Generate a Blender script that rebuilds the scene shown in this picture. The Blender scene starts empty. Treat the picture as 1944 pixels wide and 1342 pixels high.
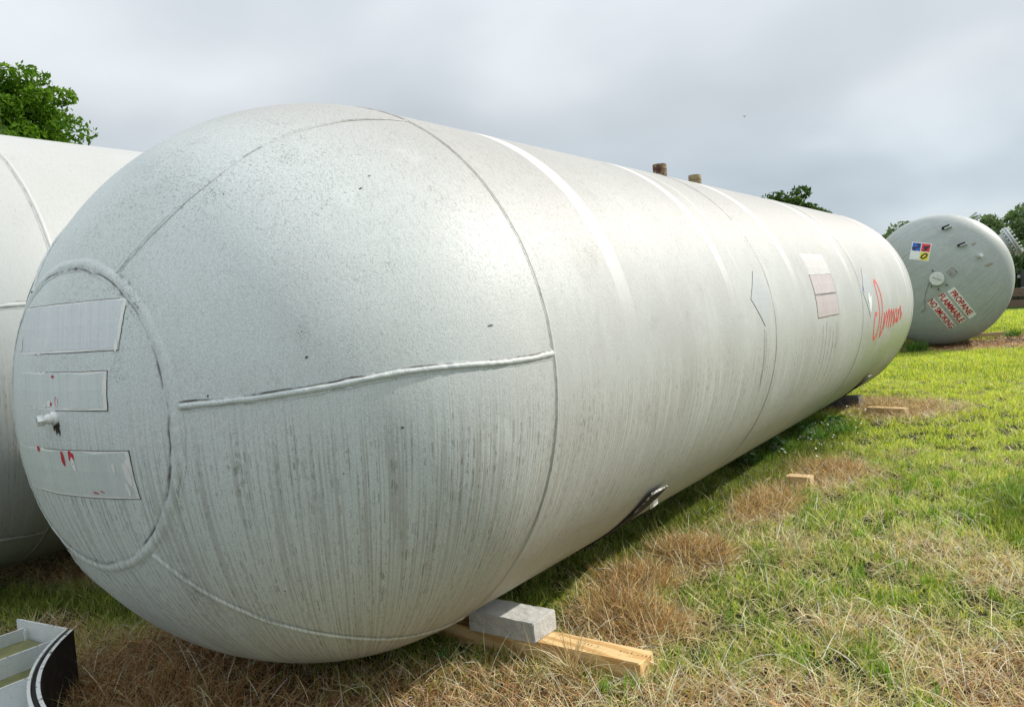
import bpy, bmesh, math, random
import numpy as np
from mathutils import Vector, Matrix, noise as mnoise
R_ = math.radians
random.seed(7)
rng = np.random.default_rng(11)
S = bpy.context.scene
COL = S.collection

# ------------------------------------------------------------------ camera
CAM_H = 1.7675
cam_d = bpy.data.cameras.new('camera')
cam_d.sensor_width = 36.0
cam_d.lens = 36.0 * 1526.5 / 1944.0
cam_d.clip_start = 0.05
cam_d.clip_end = 3000
cam = bpy.data.objects.new('camera', cam_d)
COL.objects.link(cam)
M3 = Matrix(((0.8221161, 0.0233890, 0.5688392), (0.5650455, 0.0886833, -0.8202797), (-0.0696321, 0.9957852, 0.0596922)))
cam.matrix_world = Matrix.Translation((0, 0, CAM_H)) @ M3.to_4x4()
S.camera = cam

# ------------------------------------------------------------------ world: thin bright overcast over a Nishita sky
SUN_EL, SUN_AZ = R_(35.5), R_(34.8)          # azimuth from +Y towards +X
W = bpy.data.worlds.new('World'); S.world = W; W.use_nodes = True
nt = W.node_tree; nt.nodes.clear()
def wn(t, **k):
    n = nt.nodes.new(t)
    for a, b in k.items(): setattr(n, a, b)
    return n
out = wn('ShaderNodeOutputWorld')
sky = wn('ShaderNodeTexSky'); sky.sky_type = 'NISHITA'; sky.sun_disc = False
sky.sun_elevation = SUN_EL; sky.sun_rotation = SUN_AZ
bg1 = wn('ShaderNodeBackground'); bg1.inputs['Strength'].default_value = 0.10
bg2 = wn('ShaderNodeBackground'); bg2.inputs['Strength'].default_value = 1.0
nt.links.new(sky.outputs[0], bg1.inputs[0])
tc = wn('ShaderNodeTexCoord')
sep = wn('ShaderNodeSeparateXYZ'); nt.links.new(tc.outputs['Generated'], sep.inputs[0])
mz = wn('ShaderNodeMath', operation='MAXIMUM'); mz.inputs[1].default_value = 0.0
nt.links.new(sep.outputs['Z'], mz.inputs[0])
az = wn('ShaderNodeMath', operation='ADD'); az.inputs[1].default_value = 0.34
nt.links.new(mz.outputs[0], az.inputs[0])
dv = wn('ShaderNodeVectorMath', operation='DIVIDE')
cb = wn('ShaderNodeCombineXYZ')
for i in range(3): nt.links.new(az.outputs[0], cb.inputs[i])
nt.links.new(tc.outputs['Generated'], dv.inputs[0]); nt.links.new(cb.outputs[0], dv.inputs[1])
mp = wn('ShaderNodeMapping'); mp.inputs['Location'].default_value = (3.1, 0.7, 0.0); mp.inputs['Scale'].default_value = (1.0, 1.0, 0.0)
nt.links.new(dv.outputs[0], mp.inputs[0])
n1 = wn('ShaderNodeTexNoise'); n1.inputs['Scale'].default_value = 1.25; n1.inputs['Detail'].default_value = 2.6; n1.inputs['Roughness'].default_value = 0.48
n1.inputs['Distortion'].default_value = 0.3
nt.links.new(mp.outputs[0], n1.inputs['Vector'])
n2 = wn('ShaderNodeTexNoise'); n2.inputs['Scale'].default_value = 3.1; n2.inputs['Detail'].default_value = 4; n2.inputs['Roughness'].default_value = 0.5
nt.links.new(mp.outputs[0], n2.inputs['Vector'])
mixn = wn('ShaderNodeMix'); mixn.data_type = 'FLOAT'; mixn.inputs[0].default_value = 0.16
nt.links.new(n1.outputs['Fac'], mixn.inputs[2]); nt.links.new(n2.outputs['Fac'], mixn.inputs[3])
cr = wn('ShaderNodeValToRGB'); e = cr.color_ramp.elements
e[0].position = 0.38; e[0].color = (0.520, 0.562, 0.594, 1)
e[1].position = 0.62; e[1].color = (0.755, 0.795, 0.820, 1)
m_ = cr.color_ramp.elements.new(0.50); m_.color = (0.610, 0.655, 0.688, 1)
nt.links.new(mixn.outputs[0], cr.inputs[0])
# the cloud deck: brighter towards the zenith (as every overcast), greyer blue close to the horizon
hz = wn('ShaderNodeValToRGB'); e = hz.color_ramp.elements
e[0].position = 0.0; e[0].color = (0.80, 0.84, 0.89, 1)
e[1].position = 1.0; e[1].color = (1.95, 1.92, 1.88, 1)
q = hz.color_ramp.elements.new(0.09); q.color = (0.80, 0.86, 0.92, 1)
q = hz.color_ramp.elements.new(0.22); q.color = (1.0, 1.0, 1.0, 1)
q = hz.color_ramp.elements.new(0.42); q.color = (1.2, 1.2, 1.2, 1)
nt.links.new(mz.outputs[0], hz.inputs[0])
mul = wn('ShaderNodeVectorMath', operation='MULTIPLY')
nt.links.new(cr.outputs[0], mul.inputs[0]); nt.links.new(hz.outputs[0], mul.inputs[1])
nt.links.new(mul.outputs[0], bg2.inputs[0])
ms = wn('ShaderNodeMixShader'); ms.inputs[0].default_value = 0.90
nt.links.new(bg1.outputs[0], ms.inputs[1]); nt.links.new(bg2.outputs[0], ms.inputs[2])
nt.links.new(ms.outputs[0], out.inputs['Surface'])

# ------------------------------------------------------------------ sun
sd = bpy.data.lights.new('sun', 'SUN'); sd.energy = 4.4; sd.angle = R_(0.9); sd.color = (1.0, 0.93, 0.83)
so = bpy.data.objects.new('sun', sd); COL.objects.link(so)
sdir = Vector((math.sin(SUN_AZ) * math.cos(SUN_EL), math.cos(SUN_AZ) * math.cos(SUN_EL), math.sin(SUN_EL)))
so.rotation_euler = sdir.to_track_quat('Z', 'Y').to_euler(); so.location = (0, 0, 30)
S.view_settings.view_transform = 'Standard'; S.view_settings.look = 'None'
S.view_settings.exposure = 0.15; S.view_settings.gamma = 1.0; S.view_settings.use_curve_mapping = False
S.render.engine = 'CYCLES'; S.cycles.max_bounces = 6; S.cycles.transparent_max_bounces = 4

# ================================================================== helpers
def tag(o, label=None, cat=None, group=None, kind=None):
    if label: o['label'] = label
    if cat: o['category'] = cat
    if group: o['group'] = group
    if kind: o['kind'] = kind
    return o
def empty(name, loc=(0, 0, 0), rot=(0, 0, 0)):
    o = bpy.data.objects.new(name, None); COL.objects.link(o); o.location = loc; o.rotation_euler = rot
    o.empty_display_size = 0.2
    return o
def mesh_obj(name, verts, faces, mat, parent=None, smooth=False, cols=None, attr='col', loc=None):
    me = bpy.data.meshes.new(name)
    verts = np.asarray(verts, dtype=np.float32)
    me.from_pydata(verts.tolist(), [], faces)
    if mat: me.materials.append(mat)
    if smooth: me.polygons.foreach_set('use_smooth', [True] * len(me.polygons))
    if cols is not None:
        a = me.color_attributes.new(attr, 'FLOAT_COLOR', 'POINT')
        c = np.ones((len(verts), 4), np.float32); c[:, :np.shape(cols)[1]] = cols
        a.data.foreach_set('color', c.ravel())
    me.update()
    o = bpy.data.objects.new(name, me); COL.objects.link(o)
    if parent: o.parent = parent
    if loc: o.location = loc
    return o
def raw_mesh(name, V, quads, tris, mat, cols=None, smooth=False):
    """fast mesh from numpy arrays"""
    me = bpy.data.meshes.new(name)
    nq, nt_ = len(quads), len(tris)
    me.vertices.add(len(V)); me.vertices.foreach_set('co', np.asarray(V, np.float32).ravel())
    me.loops.add(nq * 4 + nt_ * 3)
    li = np.concatenate([np.asarray(quads, np.int32).ravel(), np.asarray(tris, np.int32).ravel()])
    me.loops.foreach_set('vertex_index', li)
    me.polygons.add(nq + nt_)
    ls = np.concatenate([np.arange(nq) * 4, nq * 4 + np.arange(nt_) * 3]).astype(np.int32)
    me.polygons.foreach_set('loop_start', ls)
    if smooth: me.polygons.foreach_set('use_smooth', np.ones(nq + nt_, bool))
    me.update(calc_edges=True)
    if cols is not None:
        a = me.color_attributes.new('col', 'FLOAT_COLOR', 'POINT')
        c = np.ones((len(V), 4), np.float32); c[:, :3] = cols
        a.data.foreach_set('color', c.ravel())
    me.materials.append(mat)
    o = bpy.data.objects.new(name, me); COL.objects.link(o)
    return o
def box(name, lo, hi, mat, parent=None, bevel=0.004, seg=2, rough=0.0, cuts=0, seed=0, taper=None):
    bm = bmesh.new(); bmesh.ops.create_cube(bm, size=1)
    for v in bm.verts:
        v.co = Vector([lo[i] + (v.co[i] + .5) * (hi[i] - lo[i]) for i in range(3)])
    if bevel: bmesh.ops.bevel(bm, geom=bm.edges[:], offset=bevel, segments=seg, affect='EDGES')
    if cuts:
        bmesh.ops.triangulate(bm, faces=[f for f in bm.faces if len(f.verts) > 4])
        for _ in range(cuts):
            es = [e_ for e_ in bm.edges if e_.calc_length() > max(hi[i] - lo[i] for i in range(3)) / (2.2 ** (cuts))]
            bmesh.ops.subdivide_edges(bm, edges=es, cuts=1, use_grid_fill=True)
    if rough:
        for v in bm.verts:
            n = mnoise.noise_vector(v.co * 28 + Vector((seed, 0, 0))); v.co += n * rough
    me = bpy.data.meshes.new(name); bm.to_mesh(me); bm.free()
    me.materials.append(mat)
    o = bpy.data.objects.new(name, me); COL.objects.link(o)
    if parent: o.parent = parent
    return o
def lathe(name, prof, mat, parent=None, n=32, axis='Z', mtx=None, smooth=True, cap=True):
    """prof: list of (r, h); revolves round +Z then mtx"""
    V, F = [], []
    for (r, h) in prof:
        for k in range(n):
            a = 2 * math.pi * k / n; V.append(Vector((r * math.cos(a), r * math.sin(a), h)))
    for i in range(len(prof) - 1):
        for k in range(n):
            k2 = (k + 1) % n
            F.append((i * n + k, i * n + k2, (i + 1) * n + k2, (i + 1) * n + k))
    if cap:
        F.append(tuple(range(n - 1, -1, -1))); F.append(tuple((len(prof) - 1) * n + k for k in range(n)))
    if mtx: V = [mtx @ v for v in V]
    o = mesh_obj(name, [tuple(v) for v in V], F, mat, parent, smooth=False)
    if smooth:
        me = o.data
        me.polygons.foreach_set('use_smooth', [len(p.vertices) == 4 for p in me.polygons])
        try: me.set_sharp_from_angle(angle=R_(40))
        except Exception: pass
    return o
def tube(name, pts, r, mat, parent=None, n=8, jit=0.0):
    V, F = [], []; pts = [Vector(p) for p in pts]
    for i, p in enumerate(pts):
        t = (pts[min(i + 1, len(pts) - 1)] - pts[max(i - 1, 0)]).normalized()
        u = t.cross(Vector((0, 0, 1)));
        if u.length < .05: u = t.cross(Vector((1, 0, 0)))
        u.normalize(); w = t.cross(u)
        rr = r[i] if isinstance(r, (list, tuple)) else r
        rr *= 1 + jit * (random.random() - .5)
        for k in range(n):
            a = 2 * math.pi * k / n; V.append(tuple(p + (u * math.cos(a) + w * math.sin(a)) * rr))
    for i in range(len(pts) - 1):
        for k in range(n):
            k2 = (k + 1) % n; F.append((i * n + k, i * n + k2, (i + 1) * n + k2, (i + 1) * n + k))
    F.append(tuple(range(n))); F.append(tuple((len(pts) - 1) * n + k for k in range(n)))
    return mesh_obj(name, V, F, mat, parent, smooth=True)

# ------------------------------------------------------------------ node helper
class NB:
    def __init__(s, name):
        s.m = bpy.data.materials.new(name); s.m.use_nodes = True; s.t = s.m.node_tree
        s.b = s.t.nodes['Principled BSDF']; s.out = s.t.nodes['Material Output']
        s._tc = None
    def n(s, t, **k):
        x = s.t.nodes.new(t)
        for a, b in k.items(): setattr(x, a, b)
        return x
    def put(s, sock, v):
        if hasattr(v, 'links') or isinstance(v, bpy.types.NodeSocket): s.t.links.new(v, sock)
        else:
            if isinstance(v, (tuple, list)) and len(v) == 3 and len(sock.default_value) == 4: v = (*v, 1)
            sock.default_value = v
    def obj(s):
        if not s._tc: s._tc = s.n('ShaderNodeTexCoord')
        return s._tc.outputs['Object']
    def xyz(s, v=None):
        x = s.n('ShaderNodeSeparateXYZ'); s.put(x.inputs[0], v if v else s.obj()); return x.outputs
    def vec(s, x, y, z):
        c = s.n('ShaderNodeCombineXYZ'); s.put(c.inputs[0], x); s.put(c.inputs[1], y); s.put(c.inputs[2], z); return c.outputs[0]
    def math(s, op, a, b=0.0, c=None, clamp=False):
        x = s.n('ShaderNodeMath', operation=op, use_clamp=clamp); s.put(x.inputs[0], a); s.put(x.inputs[1], b)
        if c is not None: s.put(x.inputs[2], c)
        return x.outputs[0]
    def noise(s, vec, scale, detail=3, rough=.55, dist=0.0):
        x = s.n('ShaderNodeTexNoise'); s.put(x.inputs['Vector'], vec); x.inputs['Scale'].default_value = scale
        x.inputs['Detail'].default_value = detail; x.inputs['Roughness'].default_value = rough; x.inputs['Distortion'].default_value = dist
        return x.outputs['Fac']
    def ramp(s, f, a, b, lo=0.0, hi=1.0):
        x = s.n('ShaderNodeMapRange', clamp=True); x.interpolation_type = 'SMOOTHSTEP'
        s.put(x.inputs['Value'], f); x.inputs['From Min'].default_value = a; x.inputs['From Max'].default_value = b
        x.inputs['To Min'].default_value = lo; x.inputs['To Max'].default_value = hi
        return x.outputs[0]
    def mix(s, f, a, b, blend='MIX'):
        x = s.n('ShaderNodeMix', data_type='RGBA', blend_type=blend); s.put(x.inputs[0], f); s.put(x.inputs[6], a); s.put(x.inputs[7], b)
        return x.outputs[2]
    def bump(s, h, strength=.3, dist=.01, prev=None):
        x = s.n('ShaderNodeBump'); x.inputs['Strength'].default_value = strength; x.inputs['Distance'].default_value = dist
        s.put(x.inputs['Height'], h)
        if prev is not None: s.put(x.inputs['Normal'], prev)
        return x.outputs[0]
    def scale(s, v, sc):
        x = s.n('ShaderNodeVectorMath', operation='MULTIPLY'); s.put(x.inputs[0], v); x.inputs[1].default_value = sc; return x.outputs[0]
    def done(s, col, rough=.5, normal=None, spec=None, metal=None):
        s.put(s.b.inputs['Base Color'], col); s.put(s.b.inputs['Roughness'], rough)
        if normal is not None: s.put(s.b.inputs['Normal'], normal)
        if spec is not None: s.b.inputs['Specular IOR Level'].default_value = spec
        if metal is not None: s.b.inputs['Metallic'].default_value = metal
        return s.m
def attr_col(nb, name='col'):
    a = nb.n('ShaderNodeAttribute'); a.attribute_name = name; return a.outputs['Color']
def simple(name, col, rough=.5, var=.15, scale=20, bump=.2, metal=0.0, spec=None):
    b = NB(name); v = b.obj()
    f = b.noise(v, scale, 4, .6)
    c = b.mix(b.ramp(f, .3, .7), tuple(x * (1 - var) for x in col), tuple(min(1, x * (1 + var)) for x in col))
    return b.done(c, rough, b.bump(b.noise(v, scale * 3, 3), bump, .004), spec, metal)

# ------------------------------------------------------------------ tank paint
def tank_paint(name, RAD, head_col, shell_col, scratch=0.0, streak=1.0, speck=1.0, bands=(), algae=None, low_tint=(0.50, 0.48, 0.41), rough=.40, top_clean=0.0, dust_and_dim=1.0):
    b = NB(name); P = b.obj(); o = b.xyz(P); x, y, z = o[0], o[1], o[2]
    ny = b.math('MAXIMUM', b.math('MULTIPLY', y, -1.0), 0.0)
    ang = b.math('ARCTAN2', ny, x)
    s = b.math('SUBTRACT', b.math('MAXIMUM', y, 0.0), b.math('MULTIPLY', ang, RAD))     # distance along the drip lines' cross direction
    zz = b.math('DIVIDE', z, RAD)
    base = b.mix(b.ramp(y, -0.95, 0.15), head_col, shell_col)
    # broad mottling
    big = b.noise(P, 0.9, 4, .6)
    base = b.mix(b.ramp(big, .35, .7, 0, .35), base, tuple(c * .86 for c in head_col))
    tp = b.math('MULTIPLY', b.ramp(b.noise(P, 3.4, 2, .4), .66, .70, 0, .3), b.ramp(y, .1, -.1))
    base = b.mix(tp, base, tuple(min(1, c * 1.10) for c in head_col))
    ch = b.ramp(b.noise(b.scale(P, (1.0, 1.0, .45)), 2.4, 5, .7), .48, .70, 0, .45)
    base = b.mix(ch, base, tuple(c * k for c, k in zip(head_col, (.86, .84, .82))))
    # warmer upper side: dust, darkened further in colour to hold down the sunlit white
    base = b.mix(b.ramp(b.math('MULTIPLY', zz, b.ramp(y, -1.3, .2, .45, 1.0)), .25, .85, 0, .75 * dust_and_dim), base, (0.34, 0.332, 0.32))
    under = b.math('MULTIPLY', b.ramp(zz, -.35, -.98, 0, .80), b.ramp(y, -.9, .25, .15, 1.0))  # belly tint: real dirt plus painted shade and warm light off the ground
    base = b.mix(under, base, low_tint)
    # fine weathering grain, stretched down the slope
    dvec = b.vec(b.math('MULTIPLY', s, 115.0), b.math('MULTIPLY', x, 26.0), b.math('MULTIPLY', z, 26.0))
    g1 = b.noise(dvec, 1.0, 3, .65)
    g2 = b.noise(P, 85, 3, .7)
    grain = b.math('MULTIPLY', b.ramp(g2, .50, .74), b.ramp(b.noise(P, 2.2, 3), .30, .66, .25, 1.0))
    topm = b.ramp(zz, .05, .8, .30, .85)
    base = b.mix(b.math('MULTIPLY', b.math('MULTIPLY', grain, topm), speck), base, (0.29, 0.285, 0.27))
    base = b.mix(b.math('MULTIPLY', b.ramp(g1, .52, .75), b.math('MULTIPLY', b.ramp(zz, .02, .6, 0.0, .95 * speck), b.ramp(y, -1.0, .2, .16, .80))), base, (0.17, 0.168, 0.16))
    fg = b.noise(P, 185, 2, .6)
    base = b.mix(b.ramp(fg, .34, .62, .52 * speck, 0), base, b.mix(1.0, base, (.68, .69, .69), 'MULTIPLY'))
    base = b.mix(b.ramp(fg, .52, .70, 0, .5 * speck), base, b.mix(1.0, base, (1.14, 1.14, 1.14), 'MULTIPLY'))
    # drip streaks of the lower half
    low = b.ramp(b.math('ADD', zz, b.math('MULTIPLY', b.math('SUBTRACT', b.noise(b.vec(b.math('MULTIPLY', s, 9.0), 0.0, 0.0), 1.0, 3, .7), .5), .28)), .12, -.22)
    sv = b.vec(b.math('MULTIPLY', s, 84.0), 0.0, b.math('MULTIPLY', z, 1.2))
    st = b.noise(sv, 1.0, 1.5, .6)
    sv2 = b.vec(b.math('MULTIPLY', s, 50.0), 3.0, b.math('MULTIPLY', z, 24.0))
    st2 = b.noise(sv2, 1.0, 2, .6)
    sv3 = b.vec(b.math('MULTIPLY', s, 17.0), 7.0, b.math('MULTIPLY', z, .8))
    st3 = b.noise(sv3, 1.0, 2, .6)
    a1 = b.math('MULTIPLY', b.ramp(st, .46, .62), low)
    patch = b.ramp(b.noise(P, 1.1, 2), .30, .62, .68, 1.0)
    a1 = b.math('MULTIPLY', a1, patch)
    base = b.mix(b.math('MULTIPLY', a1, .66 * streak), base, (0.37, 0.37, 0.335))
    st4 = b.noise(b.vec(b.math('MULTIPLY', s, 165.0), 11.0, b.math('MULTIPLY', z, 2.2)), 1.0, 1.5, .6)
    a2 = b.math('MULTIPLY', b.math('MULTIPLY', b.ramp(st4, .52, .60), b.ramp(st2, .47, .60)), b.math('MULTIPLY', low, patch))
    base = b.mix(b.math('MULTIPLY', a2, .62 * streak), base, (0.11, 0.105, 0.09))
    base = b.mix(b.math('MULTIPLY', b.math('MULTIPLY', b.ramp(st3, .5, .75), low), .18 * streak), base, (0.42, 0.41, 0.37))
    # pale washed drips
    base = b.mix(b.math('MULTIPLY', b.math('MULTIPLY', b.ramp(st, .42, .28), low), .45 * streak), base, (0.72, 0.75, 0.72))
    if scratch:
        sc1 = b.noise(b.vec(b.math('MULTIPLY', s, 34.0), 0.0, b.math('MULTIPLY', z, .9)), 1.0, 3, .7)
        sc2 = b.noise(b.vec(b.math('MULTIPLY', s, 60.0), 5.0, b.math('MULTIPLY', z, 3.5)), 1.0, 3, .7)
        base = b.mix(b.ramp(sc1, .48, .66, 0, scratch), base, (.24, .28, .27))
        base = b.mix(b.math('MULTIPLY', b.ramp(sc2, .56, .66, 0, scratch * 1.3), b.ramp(b.noise(P, 1.3, 2), .4, .6)), base, (.12, .13, .12))
        base = b.mix(b.ramp(b.noise(P, 2.1, 5, .7), .52, .72, 0, scratch), base, (.52, .57, .55))
    # black specks / chips
    vo = b.n('ShaderNodeTexVoronoi'); b.put(vo.inputs['Vector'], b.noise_vec(P, 9, .03) if hasattr(b, 'noise_vec') else P); vo.inputs['Scale'].default_value = 13.0
    rc = b.n('ShaderNodeTexWhiteNoise'); b.put(rc.inputs['Vector'], vo.outputs['Position'])
    chip = b.math('MULTIPLY', b.ramp(b.math('ADD', vo.outputs['Distance'], b.math('MULTIPLY', b.noise(P, 90, 2, .8), .16)), .120, .095), b.ramp(rc.outputs['Value'], .72, .86))
    base = b.mix(b.math('MULTIPLY', chip, .85 * speck), base, (0.07, 0.065, 0.06))
    # lichen clusters
    cl = b.math('MULTIPLY', b.ramp(b.noise(P, 4.3, 3, .6), .60, .72), b.math('MULTIPLY', b.ramp(b.noise(P, 110, 2, .7), .53, .62), b.ramp(zz, -.15, .02)))
    base = b.mix(b.math('MULTIPLY', cl, .55 * speck), base, (0.13, 0.14, 0.13))
    for (yc, hw, z0, z1, amt) in bands:           # strips of fresher paint rolled over the girth welds
        yy = b.math('ADD', y, b.math('MULTIPLY', b.math('SUBTRACT', b.noise(P, 6, 2), .5), .012))
        d = b.math('ABSOLUTE', b.math('SUBTRACT', yy, yc))
        f = b.math('MULTIPLY', b.ramp(d, hw, hw - .012), b.ramp(b.math('ADD', z, b.math('MULTIPLY', b.math('SUBTRACT', b.noise(P, 9, 4, .7), .5), .3)), z0 - .1, z1 + .15, 0, amt * .68))
        base = b.mix(f, base, (0.72, 0.73, 0.715))
    if algae:
        (y0, y1, col) = algae
        f = b.math('MULTIPLY', b.ramp(y, y0, y1), b.math('MULTIPLY', b.ramp(zz, -.06, -.36), b.ramp(b.noise(P, 1.6, 3), .22, .52)))
        base = b.mix(b.math('MULTIPLY', f, .75), base, col)
    h = b.math('ADD', b.math('MULTIPLY', b.noise(P, 130, 2, .6), .5), b.math('MULTIPLY', b.noise(P, 38, 2), .6))
    h = b.math('ADD', h, b.math('MULTIPLY', b.math('MULTIPLY', st, low), -.9))
    h = b.math('ADD', h, b.math('MULTIPLY', grain, -.5))
    nrm = b.bump(h, .28, .003)
    big_b = b.noise(P, 2.6, 2)
    nrm = b.bump(big_b, .25, .012, nrm)
    return b.done(base, b.ramp(g2, .3, .7, rough + .04, rough + .24), nrm, .38)

# ------------------------------------------------------------------ tank geometry (local: axis +Y, near head towards -Y)
class Tank:
    def __init__(s, R, HS, L): s.R, s.HS, s.L = R, HS, L
    def shell(s, y, clock, off=0.0):
        a = R_(clock); r = s.R + off
        return Vector((r * math.sin(a), y, r * math.cos(a)))
    def head(s, pol, clock, off=0.0):
        """geometric polar angle from -Y and clock angle from +Z towards +X"""
        p, a = R_(pol), R_(clock)
        d = Vector((math.sin(p) * math.sin(a), -math.cos(p), math.sin(p) * math.cos(a)))
        k = s.R / math.sqrt(d.x ** 2 + d.z ** 2 + (d.y / s.HS) ** 2)
        return d * (k + off)
    def head_xz(s, x, z, off=0.0):
        q = max(0.0, 1 - (x * x + z * z) / s.R ** 2)
        y = -s.HS * s.R * math.sqrt(q)
        n = Vector((x, y / s.HS ** 2, z)).normalized()
        return Vector((x, y, z)) + n * off
def head_mesh(name, T, mat, parent, far=False, nr=40, nc=160, dent=0.0):
    V, F = [], []
    for i in range(nr + 1):
        p = math.pi / 2 * i / nr
        for k in range(nc):
            a = 2 * math.pi * k / nc
            r = T.R * math.sin(p); y = -T.HS * T.R * math.cos(p)
            if dent:
                d = dent * mnoise.noise(Vector((r * math.sin(a), y, r * math.cos(a))) * 1.7) * math.cos(p) ** .5 if p < 1.56 else 0
                r += d * math.sin(p); y -= d * math.cos(p)
            if far: y = T.L - y
            V.append((r * math.sin(a), y, r * math.cos(a)))
    for i in range(nr):
        for k in range(nc):
            k2 = (k + 1) % nc; f = (i * nc + k, i * nc + k2, (i + 1) * nc + k2, (i + 1) * nc + k)
            F.append(f if not far else f[::-1])
    return mesh_obj(name, V, F, mat, parent, smooth=True)
def course_mesh(name, T, y0, y1, mat, parent, ny=10, nc=160):
    V, F = [], []
    for i in range(ny + 1):
        y = y0 + (y1 - y0) * i / ny
        for k in range(nc):
            a = 2 * math.pi * k / nc; V.append((T.R * math.sin(a), y, T.R * math.cos(a)))
    for i in range(ny):
        for k in range(nc):
            k2 = (k + 1) % nc; F.append((i * nc + k, i * nc + k2, (i + 1) * nc + k2, (i + 1) * nc + k))
    return mesh_obj(name, V, F, mat, parent, smooth=True)
def weld(name, fn, n, w, h, mat, parent, closed=False, seed=0, grime=(0.5, 0.5), lump=.35):
    """bead along fn(t)->(point, normal); painted bead with thin rusty/dirty margins (colour attribute = grime)"""
    prof = [(-1.55, .02), (-1.12, .06), (-.93, .10), (-.6, .72), (0, 1.0), (.6, .72), (.93, .10), (1.12, .06), (1.55, .02)]
    V, F, C = [], [], []
    pts = [fn(i / n) for i in range(n if closed else n + 1)]
    m = len(prof); N = len(pts)
    for i, (p, nn) in enumerate(pts):
        a = pts[(i + 1) % N if closed else min(i + 1, N - 1)][0]; c = pts[(i - 1) % N if closed else max(i - 1, 0)][0]
        t = (a - c).normalized(); sd_ = t.cross(nn).normalized()
        wl = w * (1 + lump * .55 * mnoise.noise(p * 14 + Vector((seed, 0, 0)))); hl = h * (1 + lump * mnoise.noise(p * 30 + Vector((0, seed, 0))))
        sh = w * .25 * mnoise.noise(p * 9 + Vector((0, 0, seed + 3.3)))
        for j, (u, v) in enumerate(prof):
            V.append(tuple(p + sd_ * (u * wl + sh) + nn * (v * hl + .0006)))
            g = 0.0
            if abs(u) > .9 and abs(u) < 1.2:
                gg = grime[0] if u < 0 else grime[1]
                g = max(0, min(1, gg * 1.9 - .62 + 1.3 * mnoise.noise(p * 7 + Vector((u * 5, seed, 0))) + .6 * mnoise.noise(p * 40)))
            C.append((g, g, g))
    for i in range(N if closed else N - 1):
        for j in range(m - 1):
            i2 = (i + 1) % N
            F.append((i * m + j, i * m + j + 1, i2 * m + j + 1, i2 * m + j))
    return mesh_obj(name, V, F, mat, parent, smooth=True, cols=C)
def weld_mat(name, src):
    """tank paint plus a dirty margin"""
    m = src.copy(); m.name = name; t = m.node_tree
    bs = next(n for n in t.nodes if n.type == 'BSDF_PRINCIPLED'); link = bs.inputs['Base Color'].links[0].from_socket
    a = t.nodes.new('ShaderNodeAttribute'); a.attribute_name = 'col'
    mx = t.nodes.new('ShaderNodeMix'); mx.data_type = 'RGBA'
    t.links.new(a.outputs['Fac'], mx.inputs[0]); t.links.new(link, mx.inputs[6]); mx.inputs[7].default_value = (.055, .045, .036, 1)
    t.links.new(mx.outputs[2], bs.inputs['Base Color'])
    return m
def conform(name, poly, surf, mat, parent, off=.002, res=.05, thick=True):
    """polygon (u,v) filled with a grid, laid on surf(u,v,off)"""
    bm = bmesh.new()
    vs = [bm.verts.new((p[0], p[1], 0)) for p in poly]
    bm.faces.new(vs)
    us = [p[0] for p in poly]; vv = [p[1] for p in poly]
    a = math.floor(min(us) / res) * res
    while a < max(us):
        bmesh.ops.bisect_plane(bm, geom=bm.verts[:] + bm.edges[:] + bm.faces[:], plane_co=(a, 0, 0), plane_no=(1, 0, 0)); a += res
    a = math.floor(min(vv) / res) * res
    while a < max(vv):
        bmesh.ops.bisect_plane(bm, geom=bm.verts[:] + bm.edges[:] + bm.faces[:], plane_co=(0, a, 0), plane_no=(0, 1, 0)); a += res
    if thick:
        bmesh.ops.solidify  # rim built below
        r = bmesh.ops.extrude_edge_only(bm, edges=[e_ for e_ in bm.edges if e_.is_boundary])
        for g in r['geom']:
            if isinstance(g, bmesh.types.BMVert): g.co.z = -1
    for v in bm.verts:
        o_ = off if v.co.z > -.5 else -.002
        v.co = surf(v.co.x, v.co.y, o_)
    bmesh.ops.recalc_face_normals(bm, faces=bm.faces[:])
    me = bpy.data.meshes.new(name); bm.to_mesh(me); bm.free(); me.materials.append(mat)
    me.polygons.foreach_set('use_smooth', [False] * len(me.polygons))
    o = bpy.data.objects.new(name, me); COL.objects.link(o)
    if parent: o.parent = parent
    return o
def text_on(name, body, mat, parent, surf, cx, cy, w, h, off, bold=.0, shear=0.0, bevel_res=1):
    cu = bpy.data.curves.new(name, 'FONT'); cu.body = body; cu.size = 1.0; cu.offset = bold; cu.shear = shear; cu.resolution_u = 3
    cu.align_x = 'LEFT'; cu.fill_mode = 'BOTH'
    to = bpy.data.objects.new(name + '_tmp', cu); COL.objects.link(to)
    dg = bpy.context.evaluated_depsgraph_get(); dg.update()
    me = bpy.data.meshes.new_from_object(to.evaluated_get(dg))
    bpy.data.objects.remove(to); bpy.data.curves.remove(cu)
    co = np.array([v.co[:] for v in me.vertices]); lo = co.min(0); hi = co.max(0)
    for v in me.vertices:
        u = cx + ((v.co.x - lo[0]) / (hi[0] - lo[0]) - .5) * w; vv = cy + ((v.co.y - lo[1]) / (hi[1] - lo[1]) - .5) * h
        v.co = surf(u, vv, off)
    me.materials.clear(); me.materials.append(mat); me.name = name
    o = bpy.data.objects.new(name, me); COL.objects.link(o); o.parent = parent
    return o
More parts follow.
